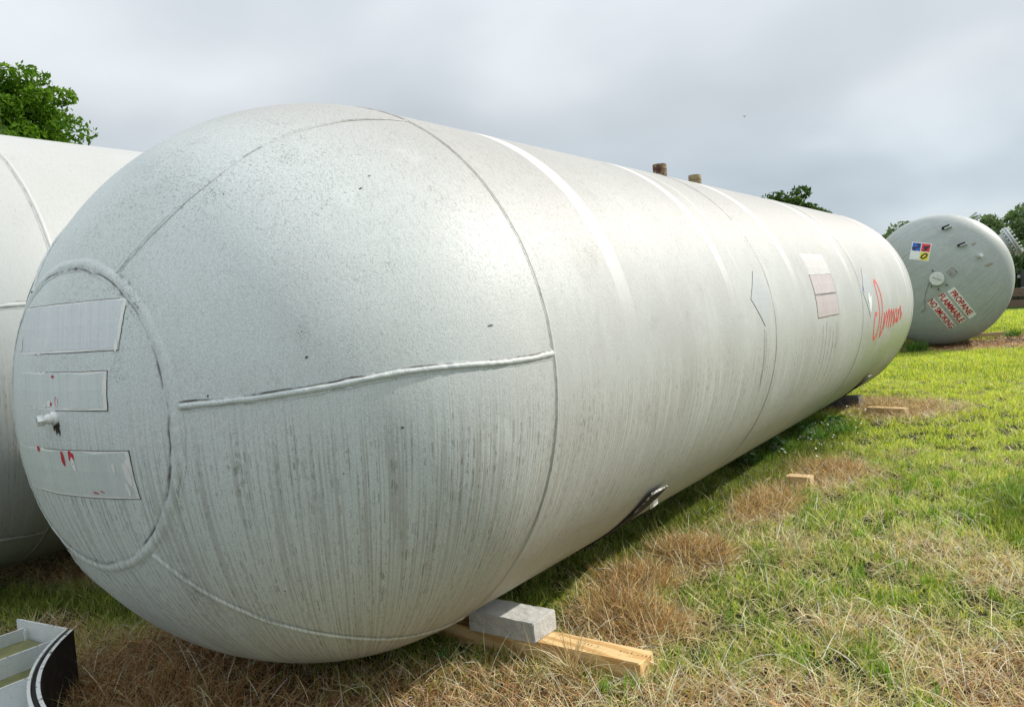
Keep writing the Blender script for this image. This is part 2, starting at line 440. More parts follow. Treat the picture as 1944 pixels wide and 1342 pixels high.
def stroke_on(name, pts, width, mat, parent, surf, off, jit=.0):
    """painted brush stroke through (u,v) points"""
    P = []
    for i in range(len(pts) - 1):      # catmull-rom
        p0 = Vector(pts[max(i - 1, 0)]); p1 = Vector(pts[i]); p2 = Vector(pts[i + 1]); p3 = Vector(pts[min(i + 2, len(pts) - 1)])
        for k in range(6):
            t = k / 6; P.append(.5 * ((2 * p1) + (-p0 + p2) * t + (2 * p0 - 5 * p1 + 4 * p2 - p3) * t * t + (-p0 + 3 * p1 - 3 * p2 + p3) * t ** 3))
    P.append(Vector(pts[-1])); V, F = [], []
    for i, p in enumerate(P):
        t = (P[min(i + 1, len(P) - 1)] - P[max(i - 1, 0)]).normalized(); nn = Vector((-t.y, t.x))
        w = width * (1 + jit * mnoise.noise(Vector((p.x * 30, p.y * 30, 1))))
        for sgn in (-1, 1):
            q = p + nn * w * .5 * sgn; V.append(tuple(surf(q.x, q.y, off + i * 1e-5)))
    for i in range(len(P) - 1): F.append((2 * i, 2 * i + 1, 2 * i + 3, 2 * i + 2))
    return mesh_obj(name, V, F, mat, parent)

# ================================================================== materials
GRND_Z = 0.0
BANDS = ((.775, .075, .15, .62, .85), (2.33, .060, .20, .60, .85), (2.62, .015, .30, .70, .7), (3.92, .075, .25, .65, .85), (6.02, .07, .25, .6, .8), (6.45, .022, .35, .7, .7), (9.35, .06, .0, .5, .9), (9.58, .04, .2, .7, .6))
M_T1 = tank_paint('weathered_white_paint', 1.385, (0.70, 0.752, 0.752), (0.445, 0.455, 0.452), bands=BANDS, algae=(5.2, 8.2, (0.30, 0.37, 0.19)))  # shell darker than head, evening out sunlit and shaded sides in the colour
M_T1w = weld_mat('weld_paint', M_T1)
M_T2 = tank_paint('clean_white_paint', 1.6, (0.54, 0.59, 0.59), (0.44, 0.455, 0.45), streak=.75, speck=.35, low_tint=(.30, .29, .24), dust_and_dim=.3)
M_T2w = weld_mat('weld_paint_clean', M_T2)
M_T3 = tank_paint('grey_green_paint', 1.6, (0.45, 0.495, 0.487), (0.50, 0.545, 0.54), scratch=.5, streak=.9, speck=1.3, low_tint=(.36, .43, .41), dust_and_dim=.3)

def decal_paint(name, col, edge=(.78, .79, .77), red=None):
    b = NB(name); P = b.obj(); o = b.xyz(P)
    s_ = b.math('ADD', o[0], o[1])
    st = b.noise(b.vec(b.math('MULTIPLY', s_, 60.0), 0.0, b.math('MULTIPLY', o[2], 3.0)), 1.0, 2)
    c = b.mix(b.ramp(st, .35, .7, 0, .6), col, tuple(x * .86 for x in col))
    c = b.mix(b.ramp(b.noise(P, 5, 3), .55, .7, 0, .35), c, edge)
    if red: c = b.mix(b.math('MULTIPLY', b.ramp(st, .45, .72), b.ramp(b.noise(P, 4, 2), .35, .6, .2, .8)), c, red)
    c = b.mix(b.ramp(b.noise(P, 90, 3, .7), .55, .75, 0, .4), c, (.36, .36, .36))
    return b.done(c, .42, b.bump(b.math('ADD', st, b.noise(P, 60, 2)), .25, .003))
M_patch = decal_paint('painted_over_placard', (0.675, 0.715, 0.745))
M_patch_b = decal_paint('painted_over_sign', (0.655, 0.70, 0.71))
M_patch_c = decal_paint('painted_over_sign_low', (0.64, 0.695, 0.69))
M_pink = decal_paint('faded_pink_label', (0.52, 0.475, 0.485), (.60, .58, .58), red=(0.46, 0.30, 0.335))
M_pale = decal_paint('faded_pale_label', (0.57, 0.56, 0.56), (.64, .64, .63))
M_sd = decal_paint('painted_over_diamond', (0.47, 0.495, 0.515), (.52, .53, .52))
M_white = simple('white_paint', (.80, .81, .79), .45, .05, 30, .1)
M_red = simple('red_paint', (.55, .025, .06), .5, .2, 60, .1)
def spray():
    b = NB('red_spray_paint'); P = b.obj()
    c = b.mix(b.ramp(b.noise(P, 40, 3, .7), .40, .66), (.72, .05, .045), (.70, .17, .15)); return b.done(c, .55)
M_spray = spray()
M_darkline = simple('dark_edge_grime', (.10, .095, .085), .8, .4, 90, .2)
M_blue = simple('sign_blue', (.01, .11, .52), .35, .05, 20, .05)
M_signred = simple('sign_red', (.70, .03, .05), .35, .05, 20, .05)
M_yel = simple('sign_yellow', (.85, .72, .02), .35, .05, 20, .05)
M_blk = simple('sign_black', (.015, .015, .017), .4, .1, 20, .05)
M_signw = simple('sign_white', (.80, .81, .80), .35, .04, 30, .05)
M_letter = simple('sign_crimson', (.46, .004, .02), .4, .08, 30, .05)
def rusty(name, a, b_, sc=12, t=(.42, .58), rough=.8):
    b = NB(name); P = b.obj(); f = b.noise(P, sc, 5, .65)
    c = b.mix(b.ramp(f, *t), a, b_); c = b.mix(b.ramp(b.noise(P, sc * 5, 3), .5, .7, 0, .5), c, tuple(x * .45 for x in a))
    return b.done(c, rough, b.bump(b.noise(P, sc * 6, 3), .5, .004))
M_pipe = rusty('rusty_pipe', (.085, .035, .020), (.24, .17, .09), 14, (.45, .55))
M_pipe_b = rusty('tan_painted_pipe', (.28, .22, .12), (.12, .06, .035), 14, (.55, .65))
M_plate = rusty('black_rusty_plate', (.022, .018, .016), (.06, .038, .03), 18, (.5, .7))
M_edge = rusty('flaking_white_edge', (.05, .045, .04), (.52, .52, .50), 34, (.47, .54))
M_steel = simple('grey_steel', (.46, .49, .49), .45, .2, 25, .2, .2)
M_glint = simple('bright_bolt_paint', (.66, .68, .67), .35, .25, 40, .3, .2)
M_dark = simple('dark_gap', (.02, .02, .02), .8, .2, 20, .1)
M_glassy = simple('gauge_face', (.70, .72, .68), .15, .05, 20, .02)

def concrete(name, col, dark):
    b = NB(name); P = b.obj()
    c = b.mix(b.ramp(b.noise(P, 7, 5, .65), .35, .7), col, dark)
    c = b.mix(b.ramp(b.noise(P, 160, 2, .6), .52, .68, 0, .7), c, tuple(x * .6 for x in col))
    c = b.mix(b.ramp(b.noise(P, 210, 2, .6), .60, .72, 0, .6), c, tuple(min(1, x * 1.5) for x in col))
    st = b.ramp(b.noise(b.scale(P, (3.2, 7, 7)), 2.0, 4, .7), .58, .70, 0, .55)
    c = b.mix(st, c, tuple(x * .55 for x in col))
    h = b.math('ADD', b.noise(P, 180, 3, .7), b.math('MULTIPLY', b.noise(P, 45, 3), 1.2))
    return b.done(c, .92, b.bump(h, .55, .004))
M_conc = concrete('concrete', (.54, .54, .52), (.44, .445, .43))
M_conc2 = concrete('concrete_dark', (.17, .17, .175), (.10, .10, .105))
def wood(name, a, b_, d, along=(1.0, 9.0, 9.0), k=1.0):
    b = NB(name); P = b.obj(); v = b.scale(P, along)
    w = b.n('ShaderNodeTexWave', wave_type='BANDS', bands_direction='DIAGONAL'); b.put(w.inputs['Vector'], v); w.inputs['Scale'].default_value = 2.6 * k
    w.inputs['Distortion'].default_value = 6.5; w.inputs['Detail'].default_value = 3; w.inputs['Detail Scale'].default_value = 1.1
    c = b.mix(b.ramp(w.outputs['Fac'], .25, .85), a, b_)
    c = b.mix(b.ramp(b.noise(b.scale(P, (along[0] * 1.5, along[1] * 9, along[2] * 9)), 3, 3, .7), .50, .72, 0, .55), c, d)
    kn = b.ramp(b.noise(b.scale(P, (2.6, 8, 8)), 1.7, 1), .69, .76, 0, .8)
    c = b.mix(kn, c, tuple(x * .7 for x in d))
    c = b.mix(b.ramp(b.noise(P, 14, 4, .7), .60, .72, 0, .45), c, (.22, .17, .11))
    return b.done(c, .7, b.bump(w.outputs['Fac'], .35, .003))
M_wood = wood('pine_timber', (.74, .53, .26), (.56, .34, .13), (.30, .16, .06), (.8, 5.0, 5.0), .62)
M_wood2 = wood('weathered_pine', (.66, .50, .27), (.54, .37, .18), (.34, .22, .10))
M_oldwood = wood('old_brown_beam', (.20, .13, .09), (.13, .085, .06), (.06, .04, .03), (9, 1, 9))

# ================================================================== ground
def gh(x, y):
    """ground height (numpy): very slight unevenness"""
    return .012 * np.sin(x * 1.9 + 1.3 * np.sin(y * .7)) * np.cos(y * 1.3 + .4) + .008 * np.sin(x * 4.7 + y * 3.1) - .02
def ell(x, y, cx, cy, rx, ry, rot=0.0, soft=.35):
    c, s = math.cos(R_(rot)), math.sin(R_(rot)); dx, dy = x - cx, y - cy
    u = (dx * c + dy * s) / rx; v = (-dx * s + dy * c) / ry
    return np.clip((1 + soft - np.sqrt(u * u + v * v)) / (2 * soft), 0, 1)
_pn = rng.uniform(0, 6.28, 40); _ph = rng.normal(0, 1, (40, 2))
def fbm(x, y, f, k=0):
    r = 0
    for i in range(10):
        a = _ph[(i + k) % 40]; g = f * (1 + .35 * i)
        r = r + np.sin(a[0] * x * g + a[1] * y * g + _pn[(i * 3 + k) % 40] + 1.2 * np.sin(a[1] * x * g * .6 - a[0] * y * g * .5 + i)) / (1 + .35 * i)
    return r / 3.0      # ~ -1..1
DRY = [(-2.0, 3.75, .34, .34, 0, 1.0), (-2.27, 4.35, .26, .48, 20, 1.0), (-2.15, 5.05, .32, .45, 10, 1.0), (-2.12, 6.35, .25, .75, 5, .95), (-1.92, 7.65, .48, .65, 0, .9),
       (-1.95, 11.75, .75, .95, 0, 1.0), (-2.45, 12.3, .6, .6, 0, 1.0), (-3.0, 22.9, 2.9, 1.7, 0, 1.15), (.2, 24.6, 2.2, 2.4, 0, 1.1), (-3.55, 2.15, 1.0, .72, -8, 1.15), (-2.3, 2.7, .7, .38, 10, 1.0),
       (-6.25, 3.05, 1.6, .42, 5, 1.1), (-4.9, 2.35, .35, .22, 0, .5), (-1.15, 3.1, .5, .4, 0, .7), (-.15, 3.9, .4, .55, 0, .8), (-.75, 4.2, .5, .35, 0, .45), (-.75, 5.6, .35, .5, 0, .5), (-1.6, 5.4, .25, .35, 0, .4), (-.35, 5.4, .3, .4, 0, .6)]
LUSH_AND_SHADE = [(-.15, 7.0, .45, .95, 0, 1.0), (-2.45, 8.8, .42, 2.3, 0, 1.0), (-2.52, 6.2, .26, 2.1, 0, 1.0), (-3.05, 21.2, .45, .35, 0, 1.1), (-5.35, 2.62, .75, .22, 0, 1.0), (-6.3, 2.30, .8, .2, 0, .9), (-3.0, 3.5, .9, .9, 0, .5)]  # naturally dark grass; strips along the front tank also paint in its shade
def dryness(x, y):
    d = np.zeros_like(x)
    w = .12 * fbm(x, y, 3.0, 5)
    for (cx, cy, rx, ry, ro, st) in DRY: d = np.maximum(d, st * ell(x + w, y + w, cx, cy, rx, ry, ro))
    near = np.clip((6.5 - y) / 3.5, 0, 1)
    d = d + near * .30 * np.clip(.45 + .9 * fbm(x, y, 2.2, 9), 0, 1) + .10 * fbm(x, y, 7.0, 2)
    g = np.zeros_like(x)
    for (cx, cy, rx, ry, ro, st) in LUSH_AND_SHADE: g = np.maximum(g, st * ell(x, y, cx, cy, rx, ry, ro))
    return np.clip(d - .55 * g, 0, 1), np.clip(g, 0, 1)

def ground_mat():
    b = NB('ground_soil_and_turf'); P = b.obj(); a = attr_col(b)
    f = b.noise(P, 9, 5, .65); f2 = b.noise(P, 60, 4, .7)
    c = b.mix(b.ramp(f, .35, .65), a, b.mix(1.0, a, (.62, .66, .60), 'MULTIPLY'))
    c = b.mix(b.ramp(f2, .42, .66, 0, .55), c, b.mix(1.0, a, (.40, .36, .34), 'MULTIPLY'))
    c = b.mix(b.ramp(b.noise(P, 150, 3, .7), .58, .7, 0, .30), c, b.mix(1.0, a, (1.7, 1.6, 1.4), 'MULTIPLY'))
    far = b.noise(P, .35, 4, .6)
    c = b.mix(b.ramp(far, .35, .7, 0, .35), c, b.mix(1.0, a, (1.25, 1.1, .8), 'MULTIPLY'))
    return b.done(c, .95, b.bump(b.math('ADD', f, f2), .9, .03), .2)
def build_ground():
    xs = np.concatenate([[-900, -400, -160, -70, -35, -20], np.arange(-12, 6.01, .12), [9, 14, 25, 60, 150, 400, 900]])
    ys = np.concatenate([[-500, -120, -30, -8, -2], np.arange(0, 16, .12), np.arange(16, 32, .4), [34, 38, 45, 60, 90, 160, 400, 900, 1500]])
    X, Y = np.meshgrid(xs, ys, indexing='ij'); nx, ny = X.shape
    Z = gh(X, Y) + .010 * fbm(X, Y, 6.0, 3) * (np.abs(X) < 14) * (Y < 32)
    Z = np.where((np.abs(X) > 14) | (Y > 32) | (Y < -1), -.02, Z)
    V = np.stack([X, Y, Z], -1).reshape(-1, 3)
    i, j = np.meshgrid(np.arange(nx - 1), np.arange(ny - 1), indexing='ij'); a = (i * ny + j).ravel()
    Q = np.stack([a, a + ny, a + ny + 1, a + 1], 1)
    d, g = dryness(X.ravel(), Y.ravel())
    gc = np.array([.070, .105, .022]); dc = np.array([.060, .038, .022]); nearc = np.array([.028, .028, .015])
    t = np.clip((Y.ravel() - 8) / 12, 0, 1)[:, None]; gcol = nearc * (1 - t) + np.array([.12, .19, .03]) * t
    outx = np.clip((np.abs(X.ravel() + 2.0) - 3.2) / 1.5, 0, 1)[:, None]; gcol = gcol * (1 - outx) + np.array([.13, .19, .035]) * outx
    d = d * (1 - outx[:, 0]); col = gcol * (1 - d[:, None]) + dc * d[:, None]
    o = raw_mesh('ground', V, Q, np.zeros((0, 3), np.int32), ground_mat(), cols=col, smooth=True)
    tag(o, kind='structure')
build_ground()

# ================================================================== main tank
T1 = Tank(1.385, 1.0332, 9.7123)
T1_LOC = Vector((-3.1883, 2.9204, 1.445))
t1 = empty('propane_tank', T1_LOC)
tag(t1, 'long weathered white tank in the foreground with red scrawl on its flank', 'tank')
head_mesh('tank_head', T1, M_T1, t1, dent=.004)
head_mesh('tank_head', T1, M_T1, t1, far=True, nr=24)
SEAMS = (0.0, 3.19, 6.35, 9.7123)
for a, b_ in zip(SEAMS[:-1], SEAMS[1:]): course_mesh('shell_course', T1, a, b_, M_T1, t1)
def ring_fn(T, y):
    def f(t):
        a = t * 360; p = T.shell(y, a); return p, Vector((math.sin(R_(a)), 0, math.cos(R_(a))))
    return f
def crown_fn(T, pol):
    def f(t):
        p = T.head(pol, t * 360); n = Vector((p.x, p.y / T.HS ** 2, p.z)).normalized(); return p, n
    return f
def merid_fn(T, clock, p0, p1, wob=.0):
    def f(t):
        p = T.head(p0 + (p1 - p0) * t, clock + wob * math.sin(t * 9)); n = Vector((p.x, p.y / T.HS ** 2, p.z)).normalized(); return p, n
    return f
weld('crown_weld', crown_fn(T1, 25.0), 520, .022, .0058, M_T1w, t1, True, 1, (.05, .46))
for ck, w_, h_, gr, sd_ in ((28.5, .011, .0045, (.06, .24), 2), (85.4, .0135, .010, (.62, .20), 3), (145.5, .012, .007, (.2, .35), 4), (206, .012, .007, (.2, .3), 5), (266, .012, .009, (.3, .3), 6), (326, .012, .007, (.2, .3), 7)):
    weld('petal_weld', merid_fn(T1, ck, 25.9, 89.6, .5), 320, w_, h_, M_T1w, t1, False, sd_, gr)
weld('girth_weld', ring_fn(T1, 0.0), 900, .010, .005, M_T1w, t1, True, 8, (.10, .20), lump=.2)
for y_, s__ in ((3.19, 9), (6.35, 10), (9.7123, 11)):
    weld('girth_weld', ring_fn(T1, y_), 500, .010, .003, M_T1w, t1, True, s__, (.10, .45), lump=.15)
# painted-over placards on the near head
hs1 = lambda u, v, o: T1.head_xz(u, v, o)
def jag(poly, n=7, amp=.004, seed=0):
    out_ = []
    for i, p in enumerate(poly):
        q = poly[(i + 1) % len(poly)]
        for k in range(n):
            t = k / n; x = p[0] + (q[0] - p[0]) * t; y = p[1] + (q[1] - p[1]) * t
            a = amp if k else amp * .4
            out_.append((x + a * mnoise.noise(Vector((x * 40, y * 40, seed))), y + a * mnoise.noise(Vector((x * 40, y * 40, seed + 9)))))
    return out_
def placard(rect, mat, seed, tilt=0.0, border=M_white):
    x0, x1, z0, z1 = rect
    P4 = [(x0, z0), (x1, z0 + tilt), (x1, z1 + tilt), (x0, z1)]
    e_ = .0028
    back = conform('placard_edge', jag([(x0 - e_, z0 - e_), (x1 + e_, z0 + tilt - e_), (x1 + e_, z1 + tilt + e_), (x0 - e_, z1 + e_)], 9, .003, seed), hs1, M_darkline, t1, .0006, .06)
    b0 = conform('painted_over_placard', jag(P4, 9, .002, seed), hs1, border, t1, .0016, .06)
    m_ = .011
    i0 = conform('placard_paint', jag([(x0 + m_, z0 + m_ * .7), (x1 - m_ * 1.6, z0 + tilt + m_ * .7), (x1 - m_ * 1.6, z1 + tilt - m_ * .5), (x0 + m_, z1 - m_ * .5)], 11, .012, seed + 4), hs1, mat, t1, .0024, .06)
    back.parent = b0; i0.parent = b0
placard((-.36, .383, .262, .446), M_patch, 1)
placard((-.262, .338, .052, .192), M_patch_b, 2, -.004)
placard((-.39, .408, -.282, -.103), M_patch_c, 3)
def chip(cx, cz, w, h, mat, seed, rot=0, off=.0034, nm='paint_flake'):
    n = 14; poly = []
    for k in range(n):
        a = 2 * math.pi * k / n; r = 1 + .45 * mnoise.noise(Vector((math.cos(a) * 1.5, math.sin(a) * 1.5, seed)))
        u, v = math.cos(a) * w / 2 * r, math.sin(a) * h / 2 * r
        c, s_ = math.cos(R_(rot)), math.sin(R_(rot)); poly.append((cx + u * c - v * s_, cz + u * s_ + v * c))
    return conform(nm, poly, hs1, mat, t1, off, .05, thick=False)
for i, (cx, cz, w, h, m_, ro) in enumerate(((.062, -.135, .022, .060, M_red, 5), (.118, -.130, .034, .050, M_red, 10), (.122, -.152, .024, .052, M_white, 12), (-.125, -.106, .022, .026, M_red, 30),
        (.385, -.19, .028, .085, M_white, 8), (.372, -.245, .02, .05, M_white, 5), (.330, -.165, .012, .045, M_white, 6), (.21, -.262, .034, .006, M_red, -12), (.245, -.257, .020, .005, M_red, -20),
        (.012, .074, .032, .022, M_white, 0), (.026, .072, .012, .014, M_red, 0), (.062, .083, .011, .036, M_red, 5), (.068, .080, .012, .034, M_white, 5), (-.02, .066, .026, .014, M_white, 0), (.04, .175, .018, .010, M_red, 0),
        (.372, .28, .016, .05, M_white, 0), (-.30, .30, .018, .07, M_white, 15))):
    chip(cx, cz, w, h, m_, i + 1, ro, .0034 + i * .00004)
for i in range(14):      # heavier chips scattered over the head
    a, p = random.uniform(20, 150), random.uniform(28, 84)
    q = T1.head(p, a)
    chip(q.x, q.z, random.uniform(.003, .007), random.uniform(.004, .010), M_darkline, 60 + i, random.uniform(-30, 30), .0012)
# plug fitting on the near head
pb = T1.head_xz(.038, .018, 0)
nrm = Vector((pb.x, pb.y / T1.HS ** 2, pb.z)).normalized()
base_m = Matrix.Translation(pb) @ nrm.to_track_quat('Z', 'Y').to_matrix().to_4x4()
dirp = (nrm + Vector((-.30, 0, -.10))).normalized()
lathe('coupling', [(.026, -.006), (.026, .004), (.022, .008), (.018, .010), (.018, .022)], M_white, t1, 24, mtx=base_m)
mtx2 = Matrix.Translation(pb + nrm * .020) @ dirp.to_track_quat('Z', 'Y').to_matrix().to_4x4()
lathe('coupling', [(.018, -.010), (.020, -.006), (.020, .006), (.016, .008), (.015, .020)], M_white, t1, 24, mtx=mtx2)
pl = lathe('hex_plug', [(.021, .016), (.023, .018), (.023, .036), (.020, .039)], M_glint, t1, 6, mtx=mtx2, smooth=False)
for i, (dx, dz, w, h) in enumerate(((.008, -.030, .034, .020), (.022, -.038, .016, .036), (.010, -.046, .009, .034), (.030, -.050, .008, .030), (-.004, -.036, .010, .022), (.030, -.024, .012, .02))):
    chip(.038 + dx, .018 + dz, w, h, M_plate, 40 + i, 0, .0016 + i * .0001, 'rust_stain')
# hazard diamond seen edge on at the left of the near head
ND = T1.head(32.5, -36)
def diamond(par, cx, cz, r, surf, off, names=True, dg=(('2', M_blue), ('4', M_signred), ('0', M_yel)), cut=None):
    base = conform('hazard_diamond', [(cx - r * 1.05, cz), (cx, cz - r * 1.05), (cx + r * 1.05, cz), (cx, cz + r * 1.05)], surf, M_signw, par, off, .12)
    g = .012 * r / .3; h = r * .5
    for i, (dx, dz, m_) in enumerate(((-h, 0, M_blue), (0, h, M_signred), (h, 0, M_yel), (0, -h, M_signw))):
        hh = h - g; c_ = (cx + dx, cz + dz)
        q_ = conform('diamond_quarter', [(c_[0] - hh, c_[1]), (c_[0], c_[1] - hh), (c_[0] + hh, c_[1]), (c_[0], c_[1] + hh)], surf, m_, par, off + .002, .12, thick=False)
        q_.parent = base
        if i < 3:
            t_ = text_on('hazard_number', dg[i][0], M_blk, par, surf, c_[0], c_[1], r * .40, r * .62, off + .006, bold=.022); t_.parent = base
    return base
diamond(t1, ND.x - .10, ND.z - .02, .13, hs1, .002)
# top risers
for y_, m_a, m_b, hgt in ((4.38, M_pipe, M_pipe, .185), (5.27, M_pipe_b, M_pipe_b, .165)):
    r_ = .066; z0 = T1.R - .01; H1 = T1.R + hgt
    rp = lathe('riser_pipe', [(r_ * .82, z0), (r_ * .82, H1 - .12), ], m_a, t1, 28, mtx=Matrix.Translation((0, y_, 0)))
    lathe('riser_coupling', [(r_ * .9, H1 - .115), (r_, H1 - .110), (r_, H1 - .060), (r_ * .93, H1 - .056)], m_b, t1, 28, mtx=Matrix.Translation((0.001, y_, 0)))
    lathe('riser_cap', [(r_ * .93, H1 - .0555), (r_ * 1.02, H1 - .051), (r_ * 1.02, H1 - .004), (r_ * .97, H1)], m_b, t1, 28, mtx=Matrix.Translation((0, y_, 0)))
# placards and labels on the shell: u = along the tank, v = arc length up from the 90 degree line
def ss1(u, v, o): return T1.shell(u, 90 - math.degrees(v / T1.R), o)
def V_(clock): return R_(90 - clock) * T1.R
def shell_diamond(yc, ck, ru, rv, mat):
    v0 = V_(ck)
    P4 = [(yc - ru, v0), (yc, v0 - rv), (yc + ru, v0), (yc, v0 + rv)]
    b0 = conform('faded_diamond_placard', [(p[0] + (p[0] - yc) * .02, p[1] + (p[1] - v0) * .02) for p in P4], ss1, M_darkline, t1, .0010, .05)
    i0 = conform('placard_paint', [(p[0] + .004, p[1]) for p in P4], ss1, mat, t1, .0025, .05); i0.parent = b0
    return b0
shell_diamond(2.92, 79.7, .225, .205, M_sd)
d2 = shell_diamond(6.73, 82.0, .30, .275, M_sd)
def schip(poly, mat, off, nm, seed=0, par=None):
    o = conform(nm, jag(poly, 4, .014, seed), ss1, mat, t1, off, .08, thick=False)
    if par: o.parent = par
    return o
vd = V_(82)
schip([(6.66, vd - .08), (6.74, vd + .02), (6.78, vd - .06), (6.86, vd - .05), (6.76, vd - .24), (6.70, vd - .17)], M_white, .0036, 'paint_flake', 3, d2)
schip([(6.47, vd + .03), (6.52, vd + .09), (6.51, vd + .02), (6.50, vd - .01)], M_blue, .0034, 'paint_flake', 4, d2)
schip([(6.64, vd - .10), (6.68, vd - .08), (6.69, vd - .15)], M_blue, .0034, 'paint_flake', 5, d2)
for (c0, c1, m_) in ((64.6, 72.4, M_pale), (73.0, 80.4, M_pink), (81.0, 89.0, M_pink)):
    u0, u1 = 4.44, 5.22
    bb = conform('label_edge', jag([(u0 - .012, V_(c1) - .008), (u1 + .012, V_(c1) - .008), (u1 + .012, V_(c0) + .004), (u0 - .012, V_(c0) + .004)], 7, .006, c0), ss1, M_white if c0 < 70 else M_darkline, t1, .0009, .08)
    ll = conform('faded_label', jag([(u0, V_(c1)), (u1, V_(c1)), (u1, V_(c0)), (u0, V_(c0))], 7, .004, c0), ss1, m_, t1, .0022, .08)
    bb.parent = ll
# red cursive scrawl, sprayed by hand: "Inman"
def px(pxx, pyy):      # (0..10 , 0..10) scrawl sheet to shell coordinates
    return (6.98 + pxx * .185, V_(103.5) + (pyy if pyy > 5 else 2.3 + (pyy - 2.3) * 1.05) * .062)
I_ = [(.75, 3.9), (.25, 4.1), (.0, 2.6), (.2, .6), (.75, -.5), (1.45, .6), (1.6, 3.8), (1.2, 7.4), (1.0, 9.3), (1.15, 10.2), (1.7, 9.9), (2.35, 7.4), (2.5, 4.6), (2.3, 1.6), (2.6, -.2), (3.0, .9), (3.3, 3.9)]
n_ = [(3.35, 3.9), (3.45, 2.2), (3.4, .9), (3.7, 3.0), (4.05, 4.0), (4.25, 2.9), (4.3, 1.1)]
m1 = [(4.3, 1.1), (4.6, 3.4), (4.95, 4.3), (5.1, 2.6), (5.1, .9), (5.45, 3.3), (5.8, 4.2), (5.95, 2.6), (5.95, .8), (6.3, 3.2), (6.6, 4.0), (6.8, 2.6), (6.85, 1.2), (7.1, 1.3)]
a1 = [(7.9, 3.7), (7.45, 3.9), (7.15, 2.8), (7.3, 1.6), (7.8, 2.2), (8.0, 3.8), (8.0, 2.2), (8.2, 1.5), (8.5, 2.4)]
n2_ = [(8.5, 4.1), (8.6, 2.6), (8.6, 1.6), (8.9, 3.4), (9.3, 4.4), (9.5, 3.2), (9.55, 1.9), (9.8, 2.3), (10.0, 3.2)]
for k, st_ in enumerate((I_, n_, m1, a1, n2_)):
    stroke_on('scrawl_stroke', [px(*p) for p in st_], .042 if k == 0 else .034, M_spray, t1, ss1, .0016 + k * .0004, .5)
# run-down stain lines under the diamonds and labels
def drip(u, v0, ln, w, mat=M_darkline, nm='dirt_run'):
    P = []; n = 14
    for k in range(n + 1):
        t = k / n; P.append((u + .012 * mnoise.noise(Vector((u * 9, t * 3, 2))), v0 - ln * t))
    return stroke_on(nm, P, w, mat, t1, ss1, .0008, .8)
b_ = NB('thin_dirt_run'); M_run = b_.done(b_.mix(b_.ramp(b_.noise(b_.obj(), 30, 3, .7), .40, .62), (.15, .14, .125), (.36, .36, .34)), .7)
for (u, v0, ln, w) in ((2.90, V_(89), .42, .006), (2.94, V_(90), .30, .004), (2.60 + .28, V_(91), .6, .003), (4.62, V_(92), .55, .006), (4.74, V_(91), .62, .008), (4.86, V_(93), .42, .006), (5.02, V_(95), .45, .010), (5.14, V_(92), .30, .006), (6.6, V_(96), .3, .005), (7.9, V_(112), .38, .012), (7.6, V_(114), .2, .008)):
    drip(u, v0, ln, w, M_run)
# support wear plates wrapped under the shell
def wear_plate(y0, y1, c0, c1, off, th):
    n = 60; V, F = [], []
    for k in range(n + 1):
        c = c0 + (c1 - c0) * k / n
        o2 = off + .022 * max(0, 1 - (c - c0) / 14) ** 1.5; th2 = th * (1 - .5 * min(1, (c - c0) / 16))
        for (yy, oo) in ((y0, o2), (y1, o2), (y1, o2 + th2), (y0, o2 + th2)): V.append(tuple(T1.shell(yy, c, oo)))
    for k in range(n):
        for j in range(4): F.append((k * 4 + j, k * 4 + (j + 1) % 4, (k + 1) * 4 + (j + 1) % 4, (k + 1) * 4 + j))
    F += [(0, 3, 2, 1), (n * 4, n * 4 + 1, n * 4 + 2, n * 4 + 3)]
    p_ = mesh_obj('wear_plate', V, F, M_plate, t1)
    V, F = [], []; ne = 9
    for k in range(ne + 1):        # flaking paint on the lifted corner only
        c = c0 + 7.0 * k / ne; o2 = off + .022 * max(0, 1 - (c - c0) / 14) ** 1.5; th2 = th * (1 - .5 * min(1, (c - c0) / 16))
        j_ = .003 * mnoise.noise(Vector((k * .9, 0, 0)))
        for (yy, oo) in ((y0 - .0015, o2 + th2 * (.25 + .5 * k / ne) + j_), (y0 - .0015, o2 + th2)): V.append(tuple(T1.shell(yy, c, oo)))
    for k in range(ne): F.append((2 * k, 2 * k + 1, 2 * k + 3, 2 * k + 2))
    mesh_obj('plate_rim', V, F, M_edge, p_)
    o2 = off + .022
    V = [tuple(T1.shell(y0, c0 - .08, o2 + .001)), tuple(T1.shell(y1, c0 - .08, o2 + .001)), tuple(T1.shell(y1, c0 - .08, o2 + th)), tuple(T1.shell(y0, c0 - .08, o2 + th))]
    mesh_obj('plate_rim', V, [(0, 1, 2, 3)], M_edge, p_)
wear_plate(1.40, 1.62, 127.0, 232, .002, .016)
wear_plate(7.95, 8.15, 129, 232, .002, .014)
lug = mesh_obj('lifting_lug', [tuple(T1.shell(1.80 + a, c, o)) for (a, c, o) in ((0, 136.6, -.004), (.055, 136.2, -.004), (.045, 137.2, .026), (0, 137.9, .028), (0, 138.0, -.004), (.055, 137.6, -.004), (.045, 138.4, .024), (0, 139.1, .026))],
               [(0, 1, 2, 3), (7, 6, 5, 4), (0, 4, 5, 1), (1, 5, 6, 2), (2, 6, 7, 3), (3, 7, 4, 0)], M_white, t1)

